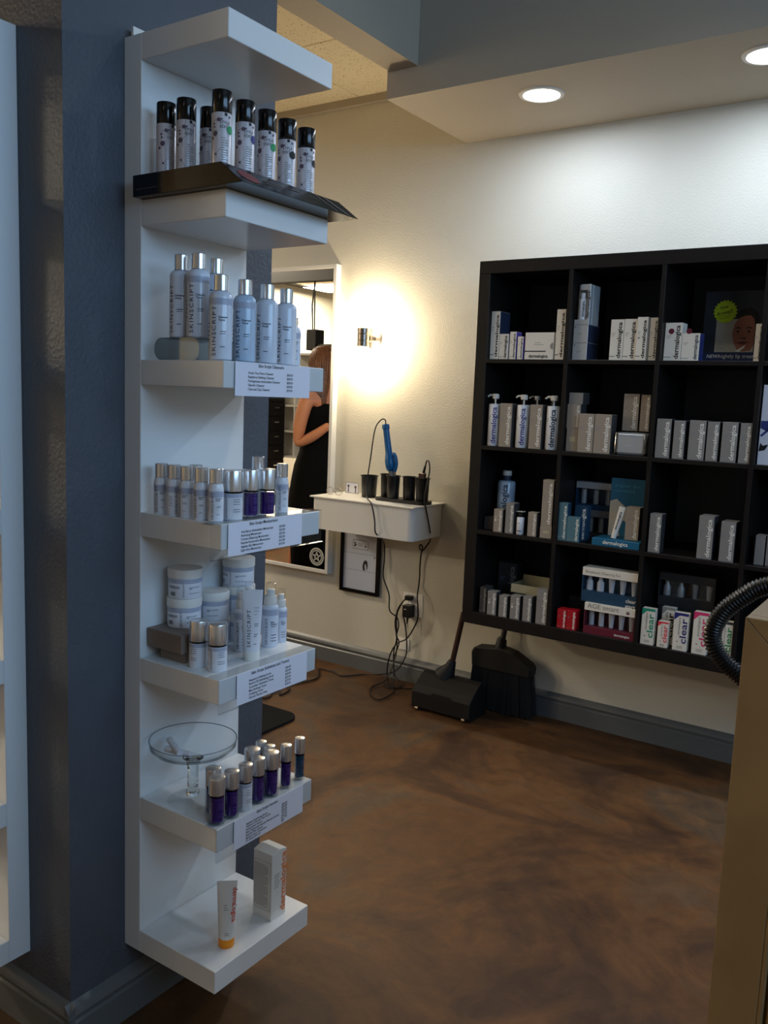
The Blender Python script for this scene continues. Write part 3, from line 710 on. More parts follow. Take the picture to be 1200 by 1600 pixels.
# console shelf
t = empty('console_shelf', (0, 0, 0), 'white floating console shelf below the mirror', 'shelf')
Mx = None
MB().prism(rrect(-1.240, -.655, 2.10, 2.379, .03, 6), .756, .907).obj('body', M['white'], t, smooth=40)
MB().box(-1.246, -.650, 2.092, 2.379, .907, .915).obj('top_panel', M['white'], t, bevel=.0015)
zt = .915
G = 'black cups of the appliance holder'
t = empty('appliance_holder', (0, 0, zt+.0003), 'black plastic holder with four cups on the console', 'holder')
MB().prism(rrect(-.935, -.655, 2.185, 2.285, .03), 0, .016).obj('tray', M['black'], t, smooth=40)
def cupprof(r, h): return [(r*.80, 0), (r*.86, .004), (r*.96, h-.006), (r*1.10, h-.003), (r*1.10, h), (r*.93, h-.001), (r*.82, .008), (.0001, .007)]
for (x, y) in ((-.905, 2.258), (-.842, 2.215), (-.766, 2.238), (-.690, 2.232)):
    MB().lathe(cupprof(.033, .107), 28, (x, y, .0165)).obj('cup', M['black'], t, smooth=40)
o = MB().lathe(cupprof(.0415, .107), 32).obj('cup', M['black'], None, (-1.020, 2.272, zt+.0003), smooth=40)
setp(o, 'single black cup with flared rim left of the holder', 'cup')
t = empty('curling_iron', (-.842, 2.215, zt+.026), 'blue handled curling iron standing upside down in a cup', 'curling iron')
ax = Vector((-.062, .0, .33)).normalized()
def al(k, dx=0, dy=0): return Vector((.006, 0, 0))+ax*k+Vector((dx, dy, 0))
MB().tube([al(-.0), al(.125)], .0125, 16).obj('barrel', M['barrel'], t, smooth=40)
MB().tube([al(k) for k in (.118, .124, .14, .165, .19, .205, .23, .30, .318, .320, .336, .340, .342)], [.011, .019, .023, .024, .020, .0165, .016, .0150, .0150, .0178, .0178, .0165, .010], 20).obj('handle', M['blue'], t, smooth=50)
MB().tube(spline([al(.118, .02), al(.15, .034), al(.18, .036), al(.203, .028), al(.19, .018)], 4), .0085, 10).obj('thumb_lever', M['blue'], t, smooth=50)
MB().tube([al(.09, .016), al(.128, .022)], .007, 8).obj('clamp_hinge', M['barrel'], t, smooth=50)
pts = [Vector((-.842, 2.215, zt+.026))+al(.34), Vector((-.905, 2.22, 1.296)), Vector((-.928, 2.22, 1.296)), Vector((-.948, 2.20, 1.25)), Vector((-.946, 2.17, 1.12)), Vector((-.948, 2.15, 1.00)), Vector((-.925, 2.12, .935)), Vector((-.872, 2.083, .912)), Vector((-.850, 2.082, .84)), Vector((-.842, 2.082, .78)), Vector((-.87, 2.18, .735)), Vector((-.965, 2.345, .67)), Vector((-.966, 2.350, .60)), Vector((-.968, 2.350, .512)), Vector((-.93, 2.350, .429)), Vector((-.922, 2.350, .348)), Vector((-.876, 2.350, .32)), Vector((-.862, 2.345, .28)), Vector((-.868, 2.34, .233)), Vector((-.852, 2.34, .194)), Vector((-.87, 2.33, .12)), Vector((-.85, 2.30, .03)), Vector((-.80, 2.22, .007)), Vector((-.762, 2.165, .007)), Vector((-.758, 2.043, .007)), Vector((-.835, 2.081, .007)), Vector((-.886, 2.168, .007)), Vector((-.862, 2.25, .03)), Vector((-.86, 2.33, .14)), Vector((-.866, 2.335, .25)), Vector((-.868, 2.335, .34)), Vector((-.836, 2.335, .41)), Vector((-.818, 2.335, .425))]
MB().tube(spline(pts, 5), .0034, 6).obj('power_cord', M['cord'], t, -t.location, smooth=60)
t = empty('hot_iron', (-.693, 2.230, zt+.03), 'dark brown iron tool with cord in the rightmost cup', 'hair iron')
MB().box(-.018, .018, -.009, .009, .06, .118).obj('handle', M['brownb'], t, bevel=.004)
MB().box(-.010, .010, -.008, .008, 0, .06).obj('plates', M['barrel'], t, bevel=.002)
MB().tube([(.006, 0, .116), (.014, 0, .150)], [.007, .005], 10).obj('cord_sleeve', M['black'], t, smooth=50)
pts = [(-.679, 2.23, 1.094), (-.672, 2.23, 1.118), (-.655, 2.22, 1.118), (-.640, 2.205, 1.08), (-.640, 2.19, 1.02), (-.645, 2.18, .95), (-.641, 2.20, .88), (-.645, 2.24, .80), (-.70, 2.34, .735), (-.727, 2.355, .70), (-.752, 2.358, .672), (-.768, 2.355, .685), (-.760, 2.352, .702), (-.748, 2.350, .690), (-.757, 2.355, .650), (-.763, 2.36, .60), (-.762, 2.36, .543), (-.765, 2.36, .495), (-.752, 2.33, .45), (-.740, 2.32, .40), (-.741, 2.32, .333), (-.796, 2.325, .235), (-.856, 2.32, .194), (-.895, 2.32, .113), (-.89, 2.30, .03), (-.83, 2.241, .007), (-.785, 2.235, .007), (-.792, 2.285, .007), (-.85, 2.31, .04), (-.875, 2.33, .14), (-.862, 2.33, .22), (-.874, 2.33, .30), (-.86, 2.33, .37), (-.832, 2.33, .413), (-.818, 2.33, .425)]
MB().tube(spline(pts, 5), .0036, 6).obj('power_cord', M['cord'], t, -t.location, smooth=60)
pts = [(-.812, 2.31, .34), (-.806, 2.318, .298), (-.798, 2.325, .217), (-.800, 2.325, .146), (-.84, 2.32, .07), (-.90, 2.31, .035), (-.99, 2.30, .015), (-1.035, 2.29, .007), (-1.097, 2.205, .007), (-1.177, 2.233, .007), (-1.26, 2.22, .007)]
CORD = MB().tube(spline(pts, 5), .0036, 6)
CORD.tube(spline([(-.880, 2.26, .0065), (-.83, 2.21, .0065), (-.783, 2.249, .0065), (-.735, 2.265, .0065), (-.69, 2.30, .02), (-.64, 2.325, .025), (-.60, 2.32, .007)], 5), .003, 6)
setp(MB().tube(spline([(-1.26, 2.215, .007), (-1.172, 2.096, .007), (-1.195, 1.99, .007), (-1.215, 1.925, .007), (-1.165, 1.88, .007), (-1.150, 1.80, .007), (-1.18, 1.83, .012), (-1.20, 1.80, .007), (-1.17, 1.73, .007), (-1.245, 1.668, .007), (-1.42, 1.62, .007), (-1.7, 1.7, .007)], 5), .005, 8).obj('extension_cord', M['cordbr'], smooth=60), 'thick brown cord snaking on the floor toward the mat', 'cord')
# plugs, outlet, cable plate
t = empty('wall_outlet', (-.803, YB, .392), 'white double wall outlet plate with black plugs', 'outlet')
MB().box(-.057, .057, -.005, -.0003, -.057, .057).obj('cover_plate', M['outlet'], t, bevel=.002)
T = TX()
for cx in (-.024, .024):
    for cz in (.02, -.02):
        T.quad((cx-.007, -.0062, cz-.003), EX, EZ, .002, .008); T.quad((cx+.005, -.0062, cz-.003), EX, EZ, .002, .008); T.disc((cx, -.0062, cz-.009), EX, EZ, .0025, 10)
T.obj('slots', M['inkblk'], t)
for cx in (-.024, .024): MB().prism(rrect(cx-.017, cx+.017, -.034, .034, .006), .005, .006, Matrix(((1, 0, 0, 0), (0, 0, -1, 0), (0, 1, 0, 0), (0, 0, 0, 1)))).obj('socket_face', M['outlet'], t)
setp(MB().box(-.020, .014, -.030, -.0, -.011, .011).tube([(.0, -.015, 0), (-.026, -.018, -.008)], [.007, .004], 8).obj('plug', M['black'], None, (-.814, YB-.0066, .428), bevel=.002), 'black plug in the upper left socket of the outlet', 'plug')
o = MB().box(-.022, .022, -.045, 0, -.032, .028).tube([(0, -.028, -.03), (0, -.030, -.066)], [.007, .0035], 8).obj('power_adapter', M['black'], None, (-.812, YB-.0066, .366), bevel=.003)
setp(o, 'black power adapter in the lower left socket, white mark on it', 'adapter')
T = TX(); T.quad((-.012, -.0455, .008), EX, EZ, .012, .003); T.obj('white_mark', M['outlet'], o); CORD.obj('power_cord', M['cord'], o, -o.location, smooth=60)
o = MB().box(-.044, .044, -.005, -.0003, -.030, .030).obj('cable_plate', M['outlet'], None, (-.858, YB, .183), bevel=.002)
setp(o, 'small white wall plate above the baseboard behind the cords', 'wall plate')

# framed sheet under the console
t = empty('picture_frame', (-1.128, YB, .40), 'black framed paper sheet hanging under the console', 'picture frame')
a0, a1, b0, b1 = -.122, .122, .0, .335; q = .018
MB().box(a0, a0+q, -.020, -.0005, b0, b1).box(a1-q, a1, -.020, -.0005, b0, b1).box(a0+q, a1-q, -.020, -.0005, b0, b0+q).box(a0+q, a1-q, -.020, -.0005, b1-q, b1).obj('frame', M['blackgloss'], t, bevel=.0015)
MB().box(a0+q, a1-q, -.010, -.006, b0+q, b1-q).obj('paper', M['paper'], t)
MB().box(a0+q, a1-q, -.0135, -.0125, b0+q, b1-q).obj('glazing', M['clear'], t)
T = TX(); y_ = -.0105
def rect(x0, x1, z0, z1, w_=.0018):
    T.quad((x0, y_, z0), EX, EZ, x1-x0, w_); T.quad((x0, y_, z1-w_), EX, EZ, x1-x0, w_); T.quad((x0, y_, z0), EX, EZ, w_, z1-z0); T.quad((x1-w_, y_, z0), EX, EZ, w_, z1-z0)
rect(-.048, .048, .228, .276)
for k, (x, z) in enumerate(((-.036, .258), (-.03, .25), (-.036, .244), (.03, .246))): T.disc((x, y_, z), EX, EZ, .005, 10)
for k in range(3): T.quad((-.016, y_, .256-k*.006), EX, EZ, .03, .0012)
T.quad((-.10, y_, .205), EX, EZ, .20, .001); T.quad((-.10, y_, .118), EX, EZ, .20, .001)
T.poly([Vector((.020+x, y_, .122+z)) for x, z in ((0, 0), (-.004, .02), (0, .040), (.008, .052), (.018, .054), (.026, .046), (.028, .03), (.026, .012), (.022, 0), (.020, .02), (.016, .034), (.010, .034), (.009, .018), (.012, 0))])
T.disc((.088, y_, .195), EX, EZ, .004, 10)
T.obj('printing', M['inkblk'], t)
# business card and eyeglasses on the console
t = empty('business_card', (-1.170, 2.335, zt+.0003), 'small white card with black border standing on the console', 'card')
MB().box(-.040, .040, 0, .001, 0, .055).obj('card', M['paper'], t)
MB().box(-.03, .03, .001, .02, 0, .003).obj('stand', M['black'], t)
T = TX(); y_ = -.0004; rect(-.040, .040, 0, .055, .002)
for (x, s_) in ((-.022, 1), (.022, .9)):
    T.disc((x, y_, .036*s_), EX, EZ, .007, 12); T.poly([Vector((x+dx, y_, z)) for dx, z in ((-.003, .004), (.004, .004), (.003, .03), (-.002, .03))])
T.obj('printing', M['mauve'], t)
t = empty('eyeglasses', (-1.205, 2.20, zt), 'thin wire rimmed eyeglasses lying at the left end of the console', 'glasses')
for dx, ag in ((0, .2), (.052, -.2)):
    MB().tube([(dx+.021*math.cos(2*PI*k/20), .002*math.sin(ag), .0195+.018*math.sin(2*PI*k/20)) for k in range(20)], .0016, 6, closed=True).obj('rim', M['steel'], t, smooth=60)
    MB().tube(spline([(dx+(.021 if dx else -.021), 0, .026), (dx+(.021 if dx else -.021), .05, .018), (dx+(.018 if dx else -.018), .10, .004)], 4), .0011, 6).obj('temple', M['silver'], t, smooth=60)
MB().tube([(.021, 0, .022), (.026, 0, .026), (.031, 0, .022)], .0011, 6).obj('bridge', M['silver'], t)

# floor: mat, dustpan, broom
o = MB().prism(rrect(-2.30, -.90, .70, 1.65, .07, 6), .0003, .012).obj('floor_mat', M['rubber'], smooth=40)
setp(o, 'black salon floor mat with rounded corner behind the pillar', 'mat')
t = empty('dustpan', (-.435, 2.06, 0), 'black lobby dustpan with long handle under the bookcase', 'dustpan')
sec = [(0, .014), (.0, .085), (.03, .112), (.085, .150), (.115, .158), (.125, .150), (.06, .108), (.035, .085), (.03, .022), (.165, .006), (.165, .0015), (.02, .006)]
MB().prism(sec, -.155, .135, Matrix(((0, 0, 1, 0), (1, 0, 0, 0), (0, 1, 0, 0), (0, 0, 0, 1)))).obj('pan', M['blackpan'], t, bevel=.006, seg=2)
for x in (-.155, .135): MB().prism([(0, .014), (0, .085), (.03, .112), (.085, .150), (.115, .158), (.165, .03), (.165, .002), (.02, .004)], x-.004, x+.004, Matrix(((0, 0, 1, 0), (1, 0, 0, 0), (0, 1, 0, 0), (0, 0, 0, 1)))).obj('side_cheek', M['blackpan'], t, bevel=.002)
MB().prism(rrect(-.055, .045, .076, .096, .009), 0, .003, Matrix(((1, 0, 0, 0), (0, 0, -1, .001), (0, 1, 0, 0), (0, 0, 0, 1)))).obj('hand_slot', M['inkblk'], t, smooth=40)
for x in (-.125, .115): MB().lathe([(.008, -.008), (.008, .008)], 14, (0, 0, 0)).obj('foot_roller', M['steel'], t, (x, -.004, .0125), (0, PI/2, 0), smooth=40)
MB().tube([(-.055, .112, .150), (-.030, .115, .195), (-.022, .120, .225)], [.05, .026, .017], 14).obj('handle_socket', M['blackpan'], t, smooth=50)
MB().tube([(-.023, .120, .215), (.012, .140, .452)], .0125, 12).obj('handle', M['brownb'], t, smooth=50)
t = empty('broom', (-.235, 2.30, 0), 'black angled broom leaning on the wall behind the dustpan', 'broom')
MB().prism([(-.175, .26), (-.16, .285), (-.03, .30), (.03, .29), (.11, .25), (.125, .23), (.12, .19), (-.17, .19)], -.035, .035, Matrix(((1, 0, 0, 0), (0, 0, -1, 0), (0, 1, 0, 0), (0, 0, 0, 1)))).obj('broom_head', M['blackpan'], t, bevel=.006)
bm_ = MB()
for k in range(90):
    u = k/89; x = -.165+.28*u
    for y in (-.028, -.014, 0, .014, .028):
        xx = x+random.uniform(-.003, .003); bm_.tube([(xx, y, .192), (xx+(u-.4)*.03, y*1.25+random.uniform(-.004, .004), random.uniform(.001, .012))], .0024, 3)
bm_.obj('bristles', M['blackpan'], t, kind='stuff')
MB().tube([(-.045, 0, .285), (-.04, .004, .335), (-.037, .008, .34)], [.028, .022, .014], 12).obj('handle_socket', M['blackpan'], t, smooth=50)
MB().tube([(-.038, .006, .33), (-.030, .03, .455)], .0125, 12).obj('handle', M['black'], t, smooth=50)

# ------------------------------------------------------------------ dark bookcase
bx0, bx1, by0, by1, bz0, bz1 = -.321, 1.167, 1.994, YB-.001, .469, 1.959
t = empty('cube_bookcase', (0, 0, 0), 'black brown cube bookcase full of cartons, hung on the back wall', 'bookcase')
bv = .0012
MB().box(bx0, bx1, by0, by1, bz1-.05, bz1).obj('top_panel', M['dark'], t, bevel=bv)
MB().box(bx0, bx1, by0, by1, bz0, bz0+.05).obj('bottom_panel', M['dark'], t, bevel=bv)
for x in (bx0, bx1-.05): MB().box(x, x+.05, by0, by1, bz0+.05, bz1-.05).obj('side_panel', M['dark'], t, bevel=bv)
for k in (1, 2, 3): MB().box(bx0+.05+.351*k-.016, bx0+.05+.351*k, by0, by1-.006, bz0+.05, bz1-.05).obj('divider', M['dark'], t, bevel=.0008)
for r_ in (1, 2, 3):
    for c_ in range(4): MB().box(bx0+.05+.351*c_, bx0+.385+.351*c_, by0+.0005, by1-.006, bz0+.05+.351*r_-.0165, bz0+.05+.351*r_-.0005).obj('shelf_board', M['dark'], t, bevel=.0008)
MB().box(bx0+.05, bx1-.05, by1-.006, by1, bz0+.05, bz1-.05).obj('back_panel', M['back'], t)

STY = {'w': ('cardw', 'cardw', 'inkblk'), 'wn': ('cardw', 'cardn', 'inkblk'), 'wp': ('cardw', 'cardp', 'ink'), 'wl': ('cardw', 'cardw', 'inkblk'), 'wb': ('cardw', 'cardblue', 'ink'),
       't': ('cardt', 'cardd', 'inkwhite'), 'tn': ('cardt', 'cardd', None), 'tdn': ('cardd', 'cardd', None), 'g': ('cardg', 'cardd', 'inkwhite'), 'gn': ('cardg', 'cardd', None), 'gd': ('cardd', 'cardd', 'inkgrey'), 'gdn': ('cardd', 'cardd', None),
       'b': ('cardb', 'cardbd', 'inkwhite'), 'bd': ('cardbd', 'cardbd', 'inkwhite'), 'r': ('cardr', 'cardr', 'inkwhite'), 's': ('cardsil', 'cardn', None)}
def carton(x, w, H, z, Y, D, sty, label, group=None, name='cosmetic_box', dot=False):
    body, side, ink = STY[sty]
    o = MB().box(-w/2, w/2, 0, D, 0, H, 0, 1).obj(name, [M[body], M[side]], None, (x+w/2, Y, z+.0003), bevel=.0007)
    setp(o, label, 'box', group)
    if ink:
        L = H*.88; v, f, hi, lo = txt('dermalogica', .022)
        mx_ = min(L, .40*w/(hi-lo)) if sty in ('wl',) else L
        sq = min(1, .42*w/((hi-lo)*L))
        T = TX(); T.flat('dermalogica', (w/2-.04*w+lo*L*sq, -.0006, H*.05), EZ, -EX, width=L, bold=.022, squash=sq); T.obj('lettering', M[ink], o)
        T = TX(); T.quad((-w/2, -.0005, H*.09), EX, EZ, w*.42, H*.014); T.obj('printed_band', M[ink if body == 'cardw' else 'inkgrey'], o)
        T = TX()
        for k in range(3): T.quad((-w*.38, -.0005, H*(.66-.035*k)), EX, EZ, w*(.26-.05*k), H*.010)
        if dot: T.disc((-w*.28, -.0006, H*.52), EX, EZ, w*.10, 14)
        T.obj('fine_print', M['inkwhite' if dot and body != 'cardw' else 'inkgrey' if body == 'cardw' else 'inkfaint'], o)
    elif sty == 'tn':
        T = TX(); T.quad((-w*.22, -.0005, H*.42), EX, EZ, w*.5, H*.22); T.obj('paper_label', M['cream'], o)
    return o
GB = 'boxed skin care cartons in the bookcase'
BOX = [
(-0.2686,0.0387,0.1905,1.572,2.02,0.09,'wn',"tall white carton with navy side, leftmost in top left cubby"),
(-0.2285,0.0400,0.1006,1.572,2.02,0.045,'w',"squat cream carton beside the tall navy sided carton"),
(-0.1817,0.0281,0.1089,1.572,2.02,0.05,'wp',"narrow white carton with violet side in top left cubby, taller of two"),
(-0.1469,0.0242,0.0897,1.572,2.02,0.04,'wp',"smallest white carton with violet side, left of the wide cream box"),
(0.0145,0.0361,0.1923,1.572,2.02,0.035,'wl',"tallest carton in top left cubby, standing at its right end"),
(0.2290,0.0498,0.1507,1.572,2.03,0.05,'wl',"white carton, first of the row of four in top second cubby"),
(0.2807,0.0479,0.1515,1.572,2.03,0.05,'wl',"white carton, second of the row of four in top second cubby"),
(0.3321,0.0386,0.1568,1.572,2.02,0.05,'wl',"white carton with a dark dot, third of the row of four"),
(0.3766,0.0303,0.1548,1.572,2.03,0.05,'wl',"shaded white carton at right end of the row of four"),
(0.4330,0.0610,0.1352,1.572,2.03,0.06,'w',"white carton with round dark red seal in top third cubby"),
(0.4954,0.0618,0.0974,1.572,2.03,0.06,'wb',"lower white carton with blue edge beside the red seal carton"),
(0.7390,0.0238,0.1285,1.572,2.04,0.03,'w',"slim white carton standing in front of the lip poster"),
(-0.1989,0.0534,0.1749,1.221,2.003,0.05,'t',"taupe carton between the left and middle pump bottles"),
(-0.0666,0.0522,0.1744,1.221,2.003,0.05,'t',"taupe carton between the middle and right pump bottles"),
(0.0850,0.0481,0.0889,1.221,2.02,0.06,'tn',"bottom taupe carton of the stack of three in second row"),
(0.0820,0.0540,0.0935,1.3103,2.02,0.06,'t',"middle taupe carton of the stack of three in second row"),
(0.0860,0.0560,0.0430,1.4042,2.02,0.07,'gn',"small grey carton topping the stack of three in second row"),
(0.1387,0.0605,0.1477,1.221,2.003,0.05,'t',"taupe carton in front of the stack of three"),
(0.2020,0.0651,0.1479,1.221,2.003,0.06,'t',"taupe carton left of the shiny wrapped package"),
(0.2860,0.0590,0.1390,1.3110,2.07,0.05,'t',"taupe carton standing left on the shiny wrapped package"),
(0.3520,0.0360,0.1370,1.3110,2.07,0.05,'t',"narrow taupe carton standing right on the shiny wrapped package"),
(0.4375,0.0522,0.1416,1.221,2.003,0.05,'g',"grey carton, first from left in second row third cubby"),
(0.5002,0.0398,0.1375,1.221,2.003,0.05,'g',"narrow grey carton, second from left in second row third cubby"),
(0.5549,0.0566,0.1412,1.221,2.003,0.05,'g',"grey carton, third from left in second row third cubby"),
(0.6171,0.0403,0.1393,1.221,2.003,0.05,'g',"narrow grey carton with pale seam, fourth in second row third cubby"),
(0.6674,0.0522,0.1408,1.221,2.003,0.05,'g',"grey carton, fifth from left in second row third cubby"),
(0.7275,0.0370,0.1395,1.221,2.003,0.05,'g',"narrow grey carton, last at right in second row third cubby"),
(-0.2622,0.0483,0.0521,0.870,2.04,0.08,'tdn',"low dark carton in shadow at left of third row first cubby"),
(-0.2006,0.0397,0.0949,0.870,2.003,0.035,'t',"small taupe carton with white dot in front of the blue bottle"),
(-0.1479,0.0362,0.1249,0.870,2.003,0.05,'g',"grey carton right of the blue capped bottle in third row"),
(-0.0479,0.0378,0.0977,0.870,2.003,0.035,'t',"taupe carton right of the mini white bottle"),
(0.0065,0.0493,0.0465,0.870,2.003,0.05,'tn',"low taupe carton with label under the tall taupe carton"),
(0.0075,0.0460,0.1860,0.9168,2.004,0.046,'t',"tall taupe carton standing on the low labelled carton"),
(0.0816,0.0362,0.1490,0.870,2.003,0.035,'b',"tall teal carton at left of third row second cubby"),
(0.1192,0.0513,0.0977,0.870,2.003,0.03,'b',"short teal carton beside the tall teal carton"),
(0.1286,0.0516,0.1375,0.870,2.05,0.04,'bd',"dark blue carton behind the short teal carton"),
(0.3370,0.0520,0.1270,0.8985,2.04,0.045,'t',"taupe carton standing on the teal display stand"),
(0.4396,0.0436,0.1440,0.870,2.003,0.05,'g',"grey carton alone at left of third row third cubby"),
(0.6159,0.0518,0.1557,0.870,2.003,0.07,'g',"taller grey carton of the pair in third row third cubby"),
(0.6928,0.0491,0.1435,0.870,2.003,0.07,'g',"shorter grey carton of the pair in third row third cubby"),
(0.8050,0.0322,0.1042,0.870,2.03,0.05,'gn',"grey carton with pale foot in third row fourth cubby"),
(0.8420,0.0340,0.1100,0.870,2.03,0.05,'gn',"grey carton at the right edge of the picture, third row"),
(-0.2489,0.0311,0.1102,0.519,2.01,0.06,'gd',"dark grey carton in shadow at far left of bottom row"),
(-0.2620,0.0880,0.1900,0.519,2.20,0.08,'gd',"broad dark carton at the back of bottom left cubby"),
(-0.2088,0.0403,0.1005,0.519,2.003,0.04,'g',"small grey carton with white dot, first in bottom left row"),
(-0.1551,0.0368,0.0901,0.519,2.003,0.04,'g',"smallest grey carton, second in bottom left row"),
(-0.1036,0.0421,0.0983,0.519,2.003,0.04,'g',"small grey carton with white dot, third in bottom left row"),
(-0.0474,0.0383,0.1054,0.519,2.003,0.04,'g',"small grey carton, fourth in bottom left row"),
(0.0113,0.0466,0.1437,0.519,2.003,0.05,'g',"tall grey carton at right end of bottom left cubby"),
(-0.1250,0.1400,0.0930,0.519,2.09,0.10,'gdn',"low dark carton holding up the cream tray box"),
(0.1027,0.0391,0.0773,0.519,2.003,0.045,'r',"left one of two small red cartons in bottom second cubby"),
(0.1432,0.0385,0.0790,0.519,2.003,0.045,'r',"right one of two small red cartons in bottom second cubby"),
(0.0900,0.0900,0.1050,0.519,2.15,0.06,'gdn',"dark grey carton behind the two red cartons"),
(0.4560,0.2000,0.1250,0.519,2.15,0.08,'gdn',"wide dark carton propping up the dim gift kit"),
]
for q in BOX:
    c = carton(*q[:7], q[7], GB, dot='dot' in q[7])
    if 'seal' in q[7]:
        T = TX(); T.disc((-.008, -.0007, .105), EX, EZ, .010, 20); T.obj('round_seal', M['cardwine'], c)
    if 'dark dot' in q[7]: pass
# wide cream box and the stacked grey set boxes
o = MB().box(-.06, .06, 0, .08, 0, .105).obj('cosmetic_box', M['cardw'], None, (-.054, 2.02, 1.5723), bevel=.0008); setp(o, 'wide cream box with thumb notch in top left cubby', 'box', GB)
T = TX(); T.flat('dermalogica', (-.042, -.0006, .008), EX, EZ, width=.082, bold=.022); T.quad((-.06, -.0005, .030), EX, EZ, .09, .004); T.obj('lettering', M['inkblk'], o)
T = TX(); T.poly([Vector((.06-.013*math.sin(PI*k/12), -.0005, .052+.013*math.cos(PI*k/12))) for k in range(13)]); T.quad((-.02, -.0005, .064), EX, EZ, .025, .0016); T.quad((-.02, -.0005, .057), EX, EZ, .040, .0016); T.obj('thumb_notch', M['inkgrey'], o)
for z, H, lb in ((1.5723, .066, 'lower silver grey set box of the stacked pair in top row'), (1.6386, .068, 'upper silver grey set box of the stacked pair in top row')):
    o = MB().box(-.029, .029, 0, .12, 0, H, 0, 1).obj('set_box', [M['cardsil'], M['cardn']], None, (.111, 2.03, z), bevel=.0008); setp(o, lb, 'box', 'silver set boxes in the top row')
    T = TX(); T.disc((-.022, -.0006, H*.85), EX, EZ, .0035, 12); T.quad((-.012, -.0005, H*.5), EX, EZ, .02, .0012); T.quad((-.012, -.0005, H*.44), EX, EZ, .014, .0012); T.quad((-.029, -.0005, H-.0022), EX, EZ, .058, .0018); T.obj('fine_print', M['inkgrey'], o)  # besides the print, the top edge strip paints the dark gap between boxes
t = empty('window_gift_box', (.111, 2.03, 1.7069), 'grey gift box with cut out front on the silver set boxes', 'box')
MB().box(-.029, .029, .03, .10, 0, .150).box(-.029, .029, 0, .03, 0, .018).box(-.012, .029, 0, .03, .128, .150).box(.018, .029, 0, .03, .018, .128).obj('carton', [M['cardsil']], t, bevel=.0008)
MB().lathe([(.014, 0), (.014, .075), (.010, .08), (.010, .10)], 16, (-.004, .014, .0185)).obj('mini_bottle', M['bwhite'], t, smooth=40)
T = TX(); T.flat('dermalogica', (.027, -.0006, .024), EZ, -EX, width=.10, bold=.02, squash=.7); T.flat('dermalogica', (.008, -.0008, .028), EZ, -EX, width=.06, bold=.02); T.obj('lettering', M['inkblk'], t)
# poster of the lip treatment
t = empty('poster_card', (.64, 2.20, 1.5725), 'dark lip treatment poster card with a smiling face, top third cubby', 'poster')
MB().box(-.117, .115, 0, .006, 0, .262).obj('board', [M['poster']], t)
MB().box(-.117, .115, -.0012, 0, 0, .040).obj('caption_strip', M['posterb'], t)
T = TX(); T.quad((-.072, -.0006, .042), EX, EZ, .135, .119); T.obj('white_panel', M['handp'], t)
T = TX()
fc = Vector((.022, -.0012, .114))
T.poly([fc+EX*x+EZ*z for x, z in ((-.036, -.005), (-.030, -.035), (-.016, -.062), (.004, -.070), (.030, -.066), (.040, -.05), (.044, -.01), (.046, .03), (.040, .055), (.024, .068), (.004, .066), (-.016, .052), (-.030, .028))]); T.obj('printed_face', M['skinprint'], t)
T = TX()
def hf(x, z, y=-.0018): return fc+Vector((x, -.0006, z))
T.poly([hf(*q_) for q_ in ((.052, -.066), (.060, .02), (.050, .070), (.02, .090), (-.012, .080), (-.026, .055), (-.020, .048), (.004, .058), (.024, .060), (.036, .048), (.042, .02), (.042, -.04))])
for cx in (-.016, .022):
    T.poly([hf(cx+x, .012+z) for x, z in ((-.012, 0), (-.004, .006), (.006, .005), (.012, 0), (0, .002))]); T.disc(hf(cx, .002), EX, EZ, .0045, 12)
T.poly([hf(*q_) for q_ in ((-.008, -.022), (-.002, -.025), (.004, -.023), (.010, -.026), (.015, -.021), (.004, -.020))])
T.obj('printed_hair', M['inkblk'], t)
T = TX(); T.poly([hf(*q_) for q_ in ((-.018, -.036), (-.006, -.033), (.004, -.035), (.014, -.033), (.024, -.034), (.012, -.044), (.002, -.047), (-.010, -.044))]); T.obj('printed_lips', M['lips'], t)
T = TX(); T.poly([hf(x, z)+Vector((0, -.0004, 0)) for x, z in ((-.020, -.068), (.008, -.050), (.014, -.044), (.010, -.056), (-.008, -.072))]); T.poly([hf(x, z) for x, z in ((-.012, -.0365), (.018, -.0365), (.010, -.040), (-.004, -.040))]); T.obj('printed_tube', M['inkwhite'], t)
T = TX(); T.flat('NEW! ', (-.098, -.0018, .021), EX, EZ, height=.0125, bold=.02, shear=.25); T.flat('nightly lip treatment', (-.052, -.0018, .021), EX, EZ, width=.160); T.obj('lettering', M['inkwhite'], t)
T = TX()
for k, w_ in enumerate((.022, .02, .012, .028)): T.quad((-.064, -.0010, .078-k*.008), EX, EZ, w_, .002)
T.obj('fine_print', M['inkgrey'], t)
c_ = Vector((-.043, -.0045, .188)); q = .043
vs = [c_+EX*(q*(1 if k % 2 else .86)*math.cos(2*PI*k/40))+EZ*(q*(1 if k % 2 else .86)*math.sin(2*PI*k/40)) for k in range(40)]
MB().add(vs+[v+Vector((0, .003, 0)) for v in vs], [tuple(range(40)), tuple(range(40, 80))[::-1]]+[(k, (k+1) % 40, 40+(k+1) % 40, 40+k) for k in range(40)]).obj('starburst_sticker', M['grnlime'], t)
T = TX(); d = Vector((1, 0, .22)).normalized(); u_ = Vector((-.22, 0, 1)).normalized()
T.flat('New', c_+Vector((-.018, -.0008, .008)), d, u_, width=.030, bold=.004, shear=.2); T.flat('Arrival!', c_+Vector((-.030, -.0008, -.016)), d, u_, width=.058, bold=.004, shear=.2)
T.quad(c_+Vector((-.026, -.0008, -.022)), d, u_, .05, .0012); T.quad(c_+Vector((-.020, -.0008, -.028)), d, u_, .036, .0012)
T.obj('handwriting', M['inkblk'], t)
